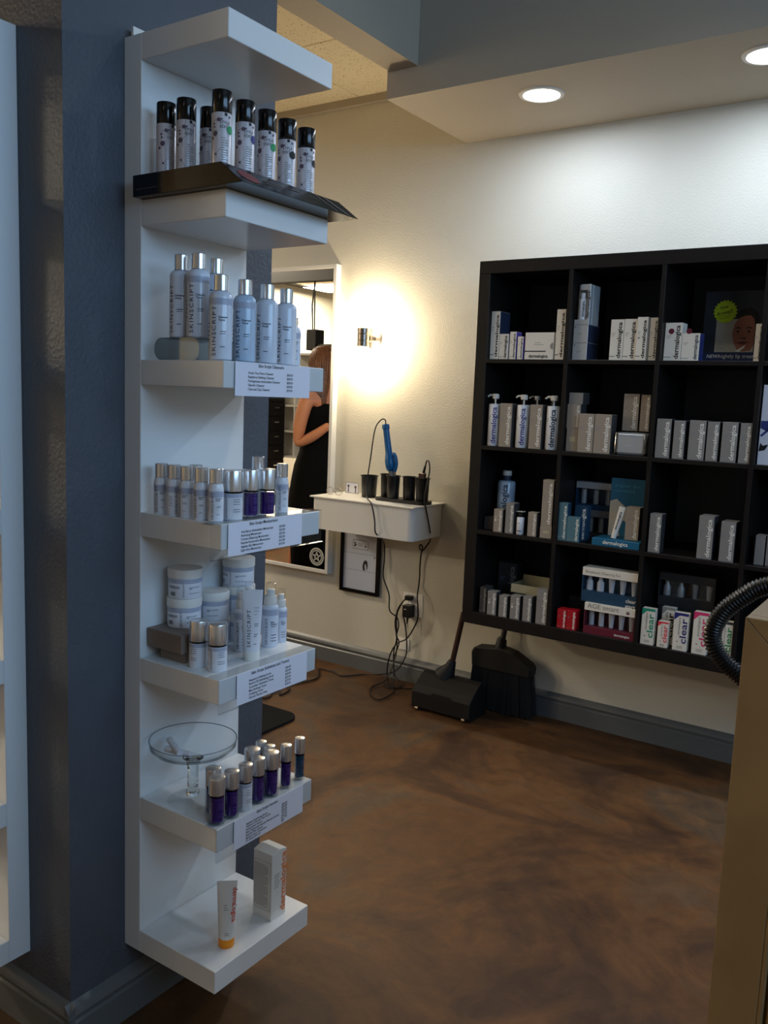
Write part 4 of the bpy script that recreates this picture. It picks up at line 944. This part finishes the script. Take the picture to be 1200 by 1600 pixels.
# pump bottles
def pump(loc, lb, ink='inkpurple', H=.212, r=.0262, head='white'):
    t = empty('pump_bottle', loc, lb, 'pump bottle', 'pump bottles in the second row'); hb = H*.81
    MB().lathe([(r*.92, 0), (r, .004), (r, hb-.006), (r*.92, hb-.001), (r*.55, hb)], 32).obj('body', M['bwhite'], t, smooth=40)
    MB().lathe([(r*.5, hb), (r*.5, hb+.020)], 20).obj('collar', M['clear'], t, smooth=40)
    MB().lathe([(r*.16, hb), (r*.16, hb+.02)], 10).obj('pump_stem', M['silver'], t)
    MB().lathe([(r*.50, H-.020), (r*.54, H-.016), (r*.54, H-.004), (r*.4, H)], 20).tube(spline([(-r*.3, 0, H-.007), (-r*.9, -.004, H-.006), (-r*1.22, -.006, H-.013)], 3), [.0055, .005, .0045, .004, .004, .0036, .0034], 8).obj('pump_head', M[head], t, smooth=40)
    T = TX(); T.cyl('dermalogica', r, -PI/2+.30, hb*.06, hb*.86, True, .022, squash=.95)
    T.obj('lettering', M[ink], t)
    T = TX()
    for k in range(3): T.cbar(r, -PI/2-.62, -PI/2-.2-.1*k, hb*(.70-.03*k), hb*(.71-.03*k))
    T.obj('fine_print', M['inkgrey'], t)
pump((-.2360, 2.032, 1.2213), 'white pump bottle with violet lettering at far left of second row')
pump((-.1090, 2.032, 1.2213), 'white pump bottle with violet lettering between two taupe cartons')
pump((.0200, 2.032, 1.2213), 'white pump bottle with black lettering at right end of first cubby', 'inkblk')
pump((-.0930, 2.125, 1.2213), 'pump bottle behind the right taupe carton, only its head shows', 'inkpurple', .212, .0262, 'silver')
pump((-.0240, 2.125, 1.2213), 'pump bottle in the back beside the other hidden one', 'inkpurple', .212, .0262, 'silver')
# wrapped silver package
t = empty('wrapped_package', (.341, 2.01, 1.2213), 'shiny clear wrapped grey package in second row', 'package')
MB().box(-.055, .055, .004, .125, .002, .084).obj('box', M['cardsil'], t, bevel=.008)
MB().tube([(-.056, -.001, .004), (-.055, -.001, .082), (.053, -.001, .083), (.052, -.001, .004)], .0016, 5).tube([(.053, -.001, .083), (.0575, .03, .084), (.052, -.001, .02)], .0014, 5).obj('film_fold', M['chrome'], t, smooth=60)
MB().box(-.0585, .0585, 0, .13, 0, .0885).obj('wrapping_film', M['clear'], t, bevel=.006)
T = TX(); T.quad((-.02, .0032, .035), EX, EZ, .035, .002); T.obj('fine_print', M['paper'], t)
# card in the fourth cubby
o = MB().box(-.035, .035, 0, .010, 0, .272).obj('leaflet_card', [M['paper']], None, (.822, 2.02, 1.2213)); setp(o, 'white and blue leaflet card at the right edge of second row', 'card')
T = TX(); T.poly([Vector((-.034+x, -.0006, z)) for x, z in ((0, .125), (.02, .115), (.04, .128), (.06, .12), (.06, .150), (0, .150))]); T.poly([Vector((-.034+x, -.0006, z)) for x, z in ((0, .10), (.03, .13), (.036, .125), (.006, .095))]); T.obj('blue_print', M['cardblue'], o)
T = TX(); T.poly([Vector((-.034+x, -.0006, z)) for x, z in ((0, .045), (.02, .05), (.03, .07), (.012, .065), (.004, .075))]); T.obj('dark_print', M['inkblk'], o)
# third row bottles
t = empty('flip_cap_bottle', (-.207, 2.12, .8703), 'blue white bottle with disc cap behind small cartons', 'bottle')
MB().lathe([(.034, 0), (.037, .004), (.037, .196), (.033, .203), (.018, .206)], 36).obj('body', M['bblue'], t, smooth=40)
MB().lathe([(.0165, .206), (.0165, .226)], 24).obj('collar', M['cardn'], t, smooth=40)
MB().lathe([(.018, .226), (.019, .228), (.019, .243), (.017, .246)], 24).obj('cap', M['white'], t, smooth=40)
T = TX(); T.cyl('dermalogica', .037, -PI/2+.22, .015, .175, True, .022); T.obj('lettering', M['cardn'], t)
t = empty('mini_bottle', (-.089, 2.022, .8703), 'mini white bottle with black flip top between cartons', 'bottle')
MB().lathe([(.014, 0), (.0155, .002), (.0155, .068), (.013, .071)], 24).obj('body', M['bwhite'], t, smooth=40)
MB().lathe([(.0115, .071), (.0115, .090)], 20).obj('cap', M['black'], t, smooth=40)
MB().box(-.013, .022, -.010, .010, .0915, .0945).obj('flip_lid', M['white'], t, (0, 0, 0), (0, -.06, -.25), bevel=.001)
T = TX(); T.cbar(.0155, -PI/2-.7, -PI/2+.7, .014, .017); T.cbar(.0155, -PI/2-.3, -PI/2+.3, .045, .047); T.obj('lettering', M['inkblk'], t)
# gift kits with rows of minis
def kit(x, w, z, H, Y, D, header, foot, items, title, label, tcol='inkgrey', hh=.26, fh=.24, dim=False, name='gift_kit_box', extra=None):
    t = empty(name, (x+w/2, Y, z), label, 'gift box', 'gift kits in the bookcase')
    MB().box(-w/2, w/2, D-.003, D, 0, H).box(-w/2, -w/2+.003, 0, D-.003, H*fh, H*(1-hh)).box(w/2-.003, w/2, 0, D-.003, H*fh, H*(1-hh)).obj('carton', M[foot], t)
    MB().box(-w/2, w/2, 0, D-.003, H*(1-hh), H).obj('header', M[header], t, bevel=.0008)
    MB().box(-w/2, w/2, 0, D-.003, 0, H*fh).obj('base', M[foot], t, bevel=.0008)
    n_ = len(items); h = H*(1-hh-fh)
    for k, it in enumerate(items):
        cx = -w/2+w*(k+.5)/n_; rr_ = min(w/n_*.33, .014)
        if it == 'b': pf = [(rr_, 0), (rr_, h*.55), (rr_*.55, h*.72), (rr_*.55, h*.95)]
        elif it == 't': pf = [(rr_*.62, 0), (rr_*.66, h*.1), (rr_*.8, h*.5), (rr_*.98, h*.95)]
        else: pf = [(rr_*.8, 0), (rr_*.8, h*.93)]
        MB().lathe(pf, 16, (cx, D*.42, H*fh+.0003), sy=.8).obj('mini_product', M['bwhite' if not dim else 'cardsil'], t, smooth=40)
    MB().box(-w/2+.003, w/2-.003, .0006, .001, H*fh, H*(1-hh)).obj('window_film', M['clear'], t)
    if title:
        T = TX(); T.flat(title, (-w/2+w*.06, -.0007, H*(1-hh*.66)), EX, EZ, width=w*.62, bold=.0); T.obj('lettering', M[tcol], t)
    if extra: extra(t, w, H)
    return t
def ex1(t, w, H):
    T = TX(); T.flat('dermalogica', (w*.12, -.0007, H*.08), EX, EZ, width=w*.30, bold=.02); T.obj('brand_lettering', M['inkwhite'], t)
    T = TX(); T.quad((w*.33, -.0007, H*.83), EX, EZ, w*.06, H*.05); T.quad((w*.33, -.0007, H*.90), EX, EZ, w*.06, H*.02); T.obj('small_mark', M['cardwine'], t)
def ex2(t, w, H):
    T = TX(); T.flat('clear\nstart', (w*.30, -.0007, H*.15), EX, EZ, width=w*.18, bold=.02); T.obj('brand_lettering', M['inkwhite'], t)
kit(.2131, .200, .5193, .122, 2.003, .075, 'cardw', 'cardwine', 'ccttt', 'AGE smart', 'dark red gift kit at the bottom with five minis in a window', 'inkgrey', .24, .25, extra=ex1)
kit(.190, .222, .6417, .135, 2.018, .065, 'cardw', 'cardbd', 'bbttt', 'Breakout Clearing Kit', 'blue gift kit lying on the dark red gift kit', 'inkgrey', .24, .32, extra=ex2)
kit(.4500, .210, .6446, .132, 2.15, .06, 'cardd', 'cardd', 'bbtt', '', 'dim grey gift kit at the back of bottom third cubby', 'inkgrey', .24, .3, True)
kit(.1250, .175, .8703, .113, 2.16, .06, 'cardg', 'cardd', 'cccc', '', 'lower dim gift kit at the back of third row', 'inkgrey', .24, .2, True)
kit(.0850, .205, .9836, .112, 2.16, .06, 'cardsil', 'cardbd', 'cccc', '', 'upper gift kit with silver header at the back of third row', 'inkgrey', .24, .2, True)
# cream tray box
t = empty('tray_box', (-.045, 2.085, .6123), 'flat cream tray box lying open behind small grey cartons', 'box')
MB().box(-.098, .085, 0, .12, 0, .004).box(-.098, .085, 0, .004, .004, .036).box(-.098, .085, .116, .12, .004, .058).box(-.098, -.094, .004, .116, .004, .036).box(.081, .085, .004, .116, .004, .036).obj('tray', M['cream'], t, bevel=.0006)
# teal display stand
t = empty('display_stand', (.317, 2.0, .8703), 'teal counter display stand with printed header card', 'display stand')
MB().box(-.093, .092, .001, .115, 0, .0275).obj('base', M['teald'], t, bevel=.001)
MB().box(-.066, .068, .100, .105, .0278, .256).obj('header_card', M['teald'], t)
T = TX(); T.poly([Vector((x, .0994, z)) for x, z in ((-.066, .03), (-.066, .165), (-.040, .175), (-.020, .158), (.006, .140), (.020, .10), (.012, .080), (-.010, .095), (-.024, .05), (-.02, .03))]); T.obj('printed_hand', M['handp'], t)
T = TX(); T.flat('brighter skin,\nunmasked', (-.048, .0994, .222), EX, EZ, width=.10); T.obj('header_lettering', M['inkteal'], t)
T = TX(); T.flat('dermalogica', (-.050, .0004, .009), EX, EZ, width=.098, bold=.02); T.obj('lettering', M['inkwhite'], t)
def let3(t):
    T = TX(); v, f, hi, lo = txt('dermalogica', .02); L = .07
    T.m.add([skew(.010, .125, .012, .035+x*L, .35-y*L/.010*.7) for x, y in v], f); T.obj('lettering', M['inkblk'], t)
squeeze_tube('squeeze_tube', (.296, 2.035, .9005), .125, .010, .012, 'slim white tube leaning on the teal display stand', ('white', 'white'), .0, let3, 0)
bpy.data.objects['squeeze_tube.002'].rotation_euler = (-.06, .20, 0)
# "clear" cartons in the bottom row
def clear_box(x, w, H, top, ink, lb, Y=2.003, D=.03):
    o = MB().box(-w/2, w/2, 0, D, 0, H).obj('cosmetic_box', M['cardw'], None, (x+w/2, Y, .5193), bevel=.0012); setp(o, lb, 'box', 'clear lettered cartons in the bottom row')
    T = TX(); T.poly([Vector((a, -.0005, b_)) for a, b_ in ((-w/2, H*.80), (-w*.12, H*.93), (w/2, H*.93), (w/2, H), (-w/2, H))]); T.quad((-w/2, -.0005, H-.0002), EX, EZ, w, .0002); T.obj('corner_print', M[top], o)
    T = TX(); T.flat('clear', (w*.42, -.0006, H*.20), EZ, -EX, width=H*.66, bold=.015, squash=min(1, .46*w/(H*.66*txt('clear', .015)[2]))); T.obj('lettering', M[ink], o)
    T = TX(); T.flat('dermalogica', (-w*.06, -.0006, H*.42), EZ, -EX, width=H*.46, bold=.01, squash=.75); T.disc((-w*.18, -.0006, H*.24), EX, EZ, w*.055, 12)
    for k in range(3): T.quad((-w*.2, -.0006, H*(.12-.025*k)), EX, EZ, w*.42, .0012)
    T.obj('fine_print', M['inkgrey'], o)
clear_box(.4381, .0490, .1385, 'green', 'green', 'white carton lettered in green, leftmost of the clear cartons')
clear_box(.5006, .0390, .0985, 'coral', 'coral', 'short white carton lettered in red beside the green one')
clear_box(.4960, .0480, .1420, 'inkgrey', 'inkblk', 'shaded carton lettered in black behind the short red one', 2.06)
clear_box(.5577, .0515, .1418, 'navyp', 'navyp', 'white carton lettered in navy blue in the bottom row')
clear_box(.6269, .0525, .1566, 'pink', 'pink', 'tallest white carton lettered in pink beside the black hose')
clear_box(.7200, .0440, .1380, 'cardd', 'greenst', 'shaded white carton lettered in green right of the hose')

# ------------------------------------------------------------------ foreground right: wooden frame stand and hose
wx0, wx1, wy0_, wy1_, wh = 1.192, 1.70, -.10, .36, 1.156
t = empty('wooden_stand', (wx0, wy0_, 0), 'pale wooden frame stand cut by the right edge of the picture', 'wooden stand')
w_ = wx1-wx0; dp = wy1_-wy0_; sw = .056
def plank(pts, y0, y1, nm): MB().prism(pts, y0, y1, Matrix(((1, 0, 0, 0), (0, 0, 1, 0), (0, 1, 0, 0), (0, 0, 0, 1)))).obj(nm, M['kraft'], t, bevel=.0008)
plank([(0, 0), (sw, sw+.0003), (sw, wh-sw-.0003), (0, wh)], 0, .020, 'stile')
plank([(w_, 0), (w_, wh), (w_-sw, wh-sw-.0003), (w_-sw, sw+.0003)], 0, .020, 'stile')
plank([(.0006, wh), (sw+.0003, wh-sw), (w_-sw-.0003, wh-sw), (w_-.0006, wh)], 0, .020, 'rail')
plank([(.0006, 0), (w_-.0006, 0), (w_-sw-.0003, sw), (sw+.0003, sw)], 0, .020, 'rail')
MB().tube([(sw+.003, .004, sw+.01), (sw+.003, .004, wh-sw-.01)], .004, 8).tube([(sw+.016, .009, sw+.01), (sw+.016, .009, wh-sw-.01)], .007, 8).obj('bead_moulding', M['kraft'], t, smooth=50)
MB().box(sw, w_-sw, .014, .019, sw, wh-sw).obj('front_panel', M['kraft'], t)
MB().box(0, .024, .0205, dp, 0, wh).obj('side_panel', M['kraft'], t, bevel=.0008)
MB().box(w_-.024, w_, .0205, dp, 0, wh).obj('side_panel', M['kraft'], t, bevel=.0008)
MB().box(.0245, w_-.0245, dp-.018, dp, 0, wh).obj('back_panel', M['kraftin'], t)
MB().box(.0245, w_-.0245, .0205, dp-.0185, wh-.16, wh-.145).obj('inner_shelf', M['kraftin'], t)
T = TX()
for x, z in ((.012, .50), (.048, 1.10)): T.disc((x, -.0004, z), EX, EZ, .0018, 10)
T.obj('nail_hole', M['brownb'], t)
pts = spline([(1.66, .80, .012), (1.62, .80, .30), (1.50, .80, .82), (1.30, .80, 1.02), (1.18, .80, 1.060), (1.063, .80, 1.030), (1.014, .80, .996), (.978, .80, .957), (.960, .80, .913), (.966, .80, .877), (.990, .80, .846), (1.03, .80, .818), (1.09, .80, .77), (1.17, .80, .64), (1.22, .80, .40), (1.23, .80, .012)], 16)
P = [Vector(p) for p in pts]; path = []; acc = 0; stp = .0019
for a, b_ in zip(P[:-1], P[1:]):
    L = (b_-a).length; s0 = 0
    while acc+L-s0 >= stp and L > 0:
        s0 += stp-acc; acc = 0; path.append(a.lerp(b_, min(1, s0/L)))
    acc += L-s0
rad = [.0205 if (i % 4) in (1, 2) else .0168 for i in range(len(path))]
setp(MB().tube(path, rad, 14).obj('vacuum_hose', mat('hose_black', lin(9, 9, 10), .34), smooth=70), 'black ribbed hose looping in front of the bookcase', 'hose')

# ------------------------------------------------------------------ salon side, seen in the mirror
t = empty('drawer_cabinet', (-4.92, -1.10, 0), 'tall black drawer cabinet with silver handles seen in the mirror', 'cabinet')
MB().box(-.48, -.02, -.39, .30, 0, 1.50).obj('carcass', M['dark'], t)
for k in range(9):
    d = MB().box(-.0195, -.002, -.38, .29, .06+k*.157, .06+k*.157+.15).obj('drawer', M['dark'], t, bevel=.002)
    MB().box(-.0015, .012, -.27, -.20, .06+k*.157+.085, .06+k*.157+.097).obj('handle', M['chrome'], d)
t = empty('white_cubby_shelf', (-4.45, -1.80, .70), 'white open cubby shelf seen in the mirror behind the woman', 'shelf')
w2, h2, d2 = 1.2, 1.15, .30
MB().box(-w2/2, w2/2, 0, .01, 0, h2).obj('back_panel', M['white'], t)
for k in range(5): MB().box(-w2/2, w2/2, .01, d2, k*(h2-.02)/4, k*(h2-.02)/4+.02).obj('shelf_board', M['white'], t)
for k in range(6): MB().box(-w2/2+k*(w2-.02)/5, -w2/2+k*(w2-.02)/5+.02, .011, d2-.001, .02, h2-.02).obj('divider', M['white'], t)
t = empty('white_counter', (-3.91, -1.62, 0), 'white counter with tapered front under the cubby shelf', 'counter')
MB().box(-.62, .62, -.22, .24, .665, .695).obj('worktop', M['white'], t)
MB().prism([(-.2, 0), (.06, 0), (.08, .35), (.14, .52), (.22, .66), (-.2, .66)], -.6, .6, Matrix(((0, 0, 1, 0), (1, 0, 0, 0), (0, 1, 0, 0), (0, 0, 0, 1)))).obj('base', M['white'], t)
o = MB().box(-.07, .07, -.06, .06, 0, .16).obj('grey_box', M['cardg'], None, (-4.72, -1.62, .9832+.0205), bevel=.003); setp(o, 'small grey box in the white cubby shelf seen in the mirror', 'box')
o = MB().prism(rrect(-.15, .15, -.09, .09, .06), 0, .045).obj('footrest', M['black'], None, (-4.30, -1.10, .0005), smooth=40); setp(o, 'black footrest pad on the salon floor seen in the mirror', 'footrest')
t = empty('hair_processor', (-3.05, .345, 1.755), 'black hanging hair processor box with arm seen in the mirror', 'hair dryer')
MB().box(-.05, .045, -.06, .06, 0, .165).obj('housing', M['black'], t, bevel=.006)
MB().box(.045, .42, -.04, .04, -.01, .05).obj('arm', M['black'], t, bevel=.006)
for x in (-.030, -.012): MB().tube([(x, 0, .165), (x*1.4, 0, .36), (-.02, 0, .5447)], .006, 8).obj('cord', M['cord'], t)
t = empty('ceiling_rail', (-3.4, .345, 2.30), 'black overhead rail hung from the salon ceiling', 'rail')
MB().box(-1.3, 1.3, -.05, .05, 0, .14).obj('rail', M['blackpan'], t)
for x in (-1.1, 1.1): MB().tube([(x, 0, .14), (x, 0, .534)], .008, 8).obj('rod', M['black'], t)
cu = MB(); n_ = 120; vs = []
for z in (.05, 2.78):
    for k in range(n_+1): vs.append((-6.2+4.5*k/n_, YF+.06+.03*math.sin(k*1.05), z))
cu.add(vs, [(k, k+1, n_+1+k+1, n_+1+k) for k in range(n_)])
o = cu.obj('salon_curtain', M['curtain'], smooth=80); setp(o, 'pale cream curtain with soft folds along the far salon wall', 'curtain')
md = o.modifiers.new('thick', 'SOLIDIFY'); md.thickness = .004

# ------------------------------------------------------------------ the woman reflected in the mirror
def skin_mesh(joints, edges, root=0, lv=2):
    me = bpy.data.meshes.new('s'); me.from_pydata([j[0] for j in joints], edges, [])
    ob = bpy.data.objects.new('s', me); COL.objects.link(ob)
    sk = ob.modifiers.new('skin', 'SKIN'); sk.use_smooth_shade = True
    for i, j in enumerate(joints):
        d = me.skin_vertices[0].data[i]; rr_ = j[1]; d.radius = (rr_, rr_) if not isinstance(rr_, tuple) else rr_; d.use_root = (i == root)
    ob.modifiers.new('sub', 'SUBSURF').levels = lv
    dg = bpy.context.evaluated_depsgraph_get(); m2 = bpy.data.meshes.new_from_object(ob.evaluated_get(dg))
    v = [tuple(p.co) for p in m2.vertices]; f = [tuple(p.vertices) for p in m2.polygons]
    bpy.data.objects.remove(ob); bpy.data.meshes.remove(me); bpy.data.meshes.remove(m2)
    return v, f
# local frame: she faces +X, left side is +Y; origin between her feet
w = empty('woman', (-2.19, 1.345, .0125), 'person in black sleeveless dress with long brown hair, raising a dark phone', 'person')
J = [((0, 0, .93), (.13, .105)), ((0, 0, 1.08), (.115, .09)), ((.0, 0, 1.25), (.135, .10)), ((.0, 0, 1.36), (.12, .075)), ((.01, 0, 1.44), .052), ((.025, 0, 1.50), .05),
     ((.02, .165, 1.365), .052), ((-.005, .195, 1.21), .045), ((-.02, .20, 1.065), .038), ((.09, .165, 1.13), .036), ((.185, .125, 1.205), .026),
     ((.02, -.165, 1.365), .052), ((.0, -.195, 1.21), .045), ((.0, -.20, 1.065), .038), ((.09, -.15, 1.13), .036), ((.19, -.08, 1.215), .026),
     ((0, .09, .85), .095), ((-.06, .085, .50), .060), ((-.105, .085, .32), .055), ((-.125, .085, .09), .034), ((-.085, .085, .035), .036), ((.02, .09, .022), .028),
     ((0, -.09, .85), .095), ((.02, -.085, .50), .060), ((0, -.085, .32), .055), ((0, -.085, .09), .034), ((.04, -.085, .035), .036), ((.15, -.09, .022), .028)]
E_ = [(0, 1), (1, 2), (2, 3), (3, 4), (4, 5), (3, 6), (6, 7), (7, 8), (8, 9), (9, 10), (3, 11), (11, 12), (12, 13), (13, 14), (14, 15), (0, 16), (16, 17), (17, 18), (18, 19), (19, 20), (20, 21), (0, 22), (22, 23), (23, 24), (24, 25), (25, 26), (26, 27)]
body = MB(); body.add(*skin_mesh(J, E_))
def hand(wr, s_):
    wr = Vector(wr); d = Vector((.75, -.35*s_, .55)).normalized(); side = Vector((0, -s_*.5, 1)).cross(d).normalized(); nrm = d.cross(side)
    js = [(tuple(wr-d*.01), .024), (tuple(wr+d*.035), (.030, .016)), (tuple(wr+d*.07), (.034, .014))]; ed = [(0, 1), (1, 2)]
    v, f = skin_mesh(js, ed, 0, 1); body.add(v, f)
    for k in range(4):
        L = (.068, .078, .074, .058)[k]; b0_ = wr+d*.065+side*(-.024+.016*k)
        p1 = b0_+d*L*.45+nrm*.004; p2 = p1+d*L*.25+nrm*s_*-.018; p3 = p2+d*L*.08+nrm*s_*-.022
        v, f = skin_mesh([(tuple(b0_), .0085), (tuple(p1), .008), (tuple(p2), .0072), (tuple(p3), .0062)], [(0, 1), (1, 2), (2, 3)], 0, 1); body.add(v, f)
    b0_ = wr+d*.02-side*.022
    v, f = skin_mesh([(tuple(b0_), .011), (tuple(b0_-side*.022+d*.022), .0095), (tuple(b0_-side*.028+d*.05), .008)], [(0, 1), (1, 2)], 0, 1); body.add(v, f)
hand((.185, .125, 1.205), 1); hand((.19, -.08, 1.215), -1)
# head with face
vs = []; fs = []; nu, nv = 28, 20; hc_ = Vector((.045, 0, 1.590))
for i in range(nv+1):
    th = PI*i/nv
    for k in range(nu):
        a = 2*PI*k/nu; x = math.sin(th)*math.cos(a); y = math.sin(th)*math.sin(a); z = math.cos(th)
        px, py, pz = x*.092, y*.074, z*.110
        if z < 0: py *= 1+.28*z; px *= 1+.10*z
        if x > .3: px -= .006*max(0, 1-abs(z-.05)/.25)*(1 if abs(abs(y)-.35) < .22 else 0)
        nose = math.exp(-((y/.13)**2))*math.exp(-(((z+.18)/.16)**2)) if x > 0 else 0
        px += .020*nose
        px += .006*math.exp(-((y/.25)**2))*math.exp(-(((z+.62)/.10)**2))*(x > 0)
        vs.append(hc_+Vector((px, py, pz)))
for i in range(nv):
    for k in range(nu): fs.append((i*nu+k, i*nu+(k+1) % nu, (i+1)*nu+(k+1) % nu, (i+1)*nu+k))
body.add(vs, fs)
for s_ in (1, -1): body.lathe([(.004, -.02), (.010, -.016), (.013, 0), (.012, .016), (.003, .024)], 10, (.040, s_*.073, 1.585), sx=1, sy=.5)
b = body.obj('body', M['skin'], w, smooth=80)
for s_ in (1, -1):
    e_ = MB().lathe([(.0001, -.010), (.007, -.007), (.010, 0), (.007, .007), (.0001, .010)], 14, (.118, s_*.030, 1.597)).obj('eye', M['outlet'], w, smooth=80)
    MB().lathe([(.0001, -.004), (.0035, -.002), (.0045, 0), (.0035, .002), (.0001, .004)], 10, (.1255, s_*.030, 1.597)).obj('iris', M['inkblk'], e_, smooth=80)
MB().lathe([(.0001, -.008), (.014, -.004), (.018, 0), (.014, .004), (.0001, .008)], 14, (.119, 0, 1.527), sx=.35).obj('lips', M['lips'], w, smooth=80)
# hair: cap over the skull plus long locks
hr = MB(); vs = []; fs = []; nu = 40; lev = [(1.712, .02), (1.705, .055), (1.68, .088), (1.64, .104), (1.59, .108), (1.53, .108), (1.47, .112), (1.40, .118), (1.32, .118), (1.25, .108), (1.20, .085)]
for i, (z, rr_) in enumerate(lev):
    for k in range(nu):
        a = 2*PI*k/nu; ft = math.cos(a)
        q_ = rr_*(1+.05*math.sin(k*2.7+i*.5)); zz = z
        x = .032+q_*math.cos(a); y = q_*.92*math.sin(a)
        if ft > .80 and z < 1.66: x = .032-.02+ (.0 if z > 1.45 else .02); y = y*1.0
        vs.append((x-(.03 if z < 1.45 else 0), y, zz))
for i in range(len(lev)-1):
    for k in range(nu): fs.append((i*nu+k, i*nu+(k+1) % nu, (i+1)*nu+(k+1) % nu, (i+1)*nu+k))
fs.append(tuple(range(nu)))
hr.add(vs, fs)
for k in range(34):
    a = .55+(2*PI-1.1)*k/33; rr_ = .112
    x0 = .03+rr_*.8*math.cos(a); y0 = rr_*.86*math.sin(a)
    hr.tube(spline([(x0*.7+.01, y0*.7, 1.69), (x0*1.06, y0*1.08, 1.60), (x0, y0*1.1, 1.47), (x0-.015+random.uniform(-.02, .02), y0*1.15, 1.34), (x0-.01+random.uniform(-.02, .02), y0*1.05, 1.20+random.uniform(-.03, .03))], 4), [.010]*8+[.012]*5+[.009, .007, .005, .002], 6)
hr.obj('hair', M['hair'], w, smooth=70)
# dress: fitted top, flared skirt, hem higher at the back
dr = MB(); vs = []; fs = []; nu = 40
lev = [(1.335, .0, .115, .128), (1.27, .0, .135, .148), (1.20, .005, .135, .145), (1.10, 0, .118, .128), (1.02, 0, .122, .140), (.93, -.005, .145, .172), (.82, -.01, .162, .185), (.70, -.015, .175, .19), (.58, -.015, .185, .195), (0, -.015, .20, .20)]
for i, (z, cx, rx, ry) in enumerate(lev):
    for k in range(nu):
        a = 2*PI*k/nu; zz = z
        if i == len(lev)-1:
            u_ = (math.cos(a)+1)/2; zz = .56-.46*max(0, min(1, (u_-.30)*6))
        fold = 1+.03*math.sin(a*9)*max(0, (1.0-z))
        vs.append((cx+rx*fold*math.cos(a), ry*fold*math.sin(a), zz))
for i in range(len(lev)-1):
    for k in range(nu): fs.append((i*nu+k, i*nu+(k+1) % nu, (i+1)*nu+(k+1) % nu, (i+1)*nu+k))
dr.add(vs, fs); d_ = dr.obj('dress', M['dress'], w, smooth=80); d_.modifiers.new('th', 'SOLIDIFY').thickness = .003
for s_ in (1, -1): MB().tube(spline([(.075, s_*.075, 1.325), (.06, s_*.10, 1.40), (.0, s_*.10, 1.43), (-.06, s_*.09, 1.40), (-.085, s_*.07, 1.325)], 4), .010, 8).obj('shoulder_strap', M['dress'], w, smooth=60)
o = MB().box(-.006, .006, -.045, .035, -.03, .05).lathe([(.0001, 0), (.012, 0), (.012, .004), (.0001, .004)], 16, (0, 0, .02)).obj('phone', M['black'], None, (-2.19+.262, 1.345+.07, 1.285), (0, 0, -.3), bevel=.004); setp(o, 'dark phone held up by the woman in the mirror', 'phone')
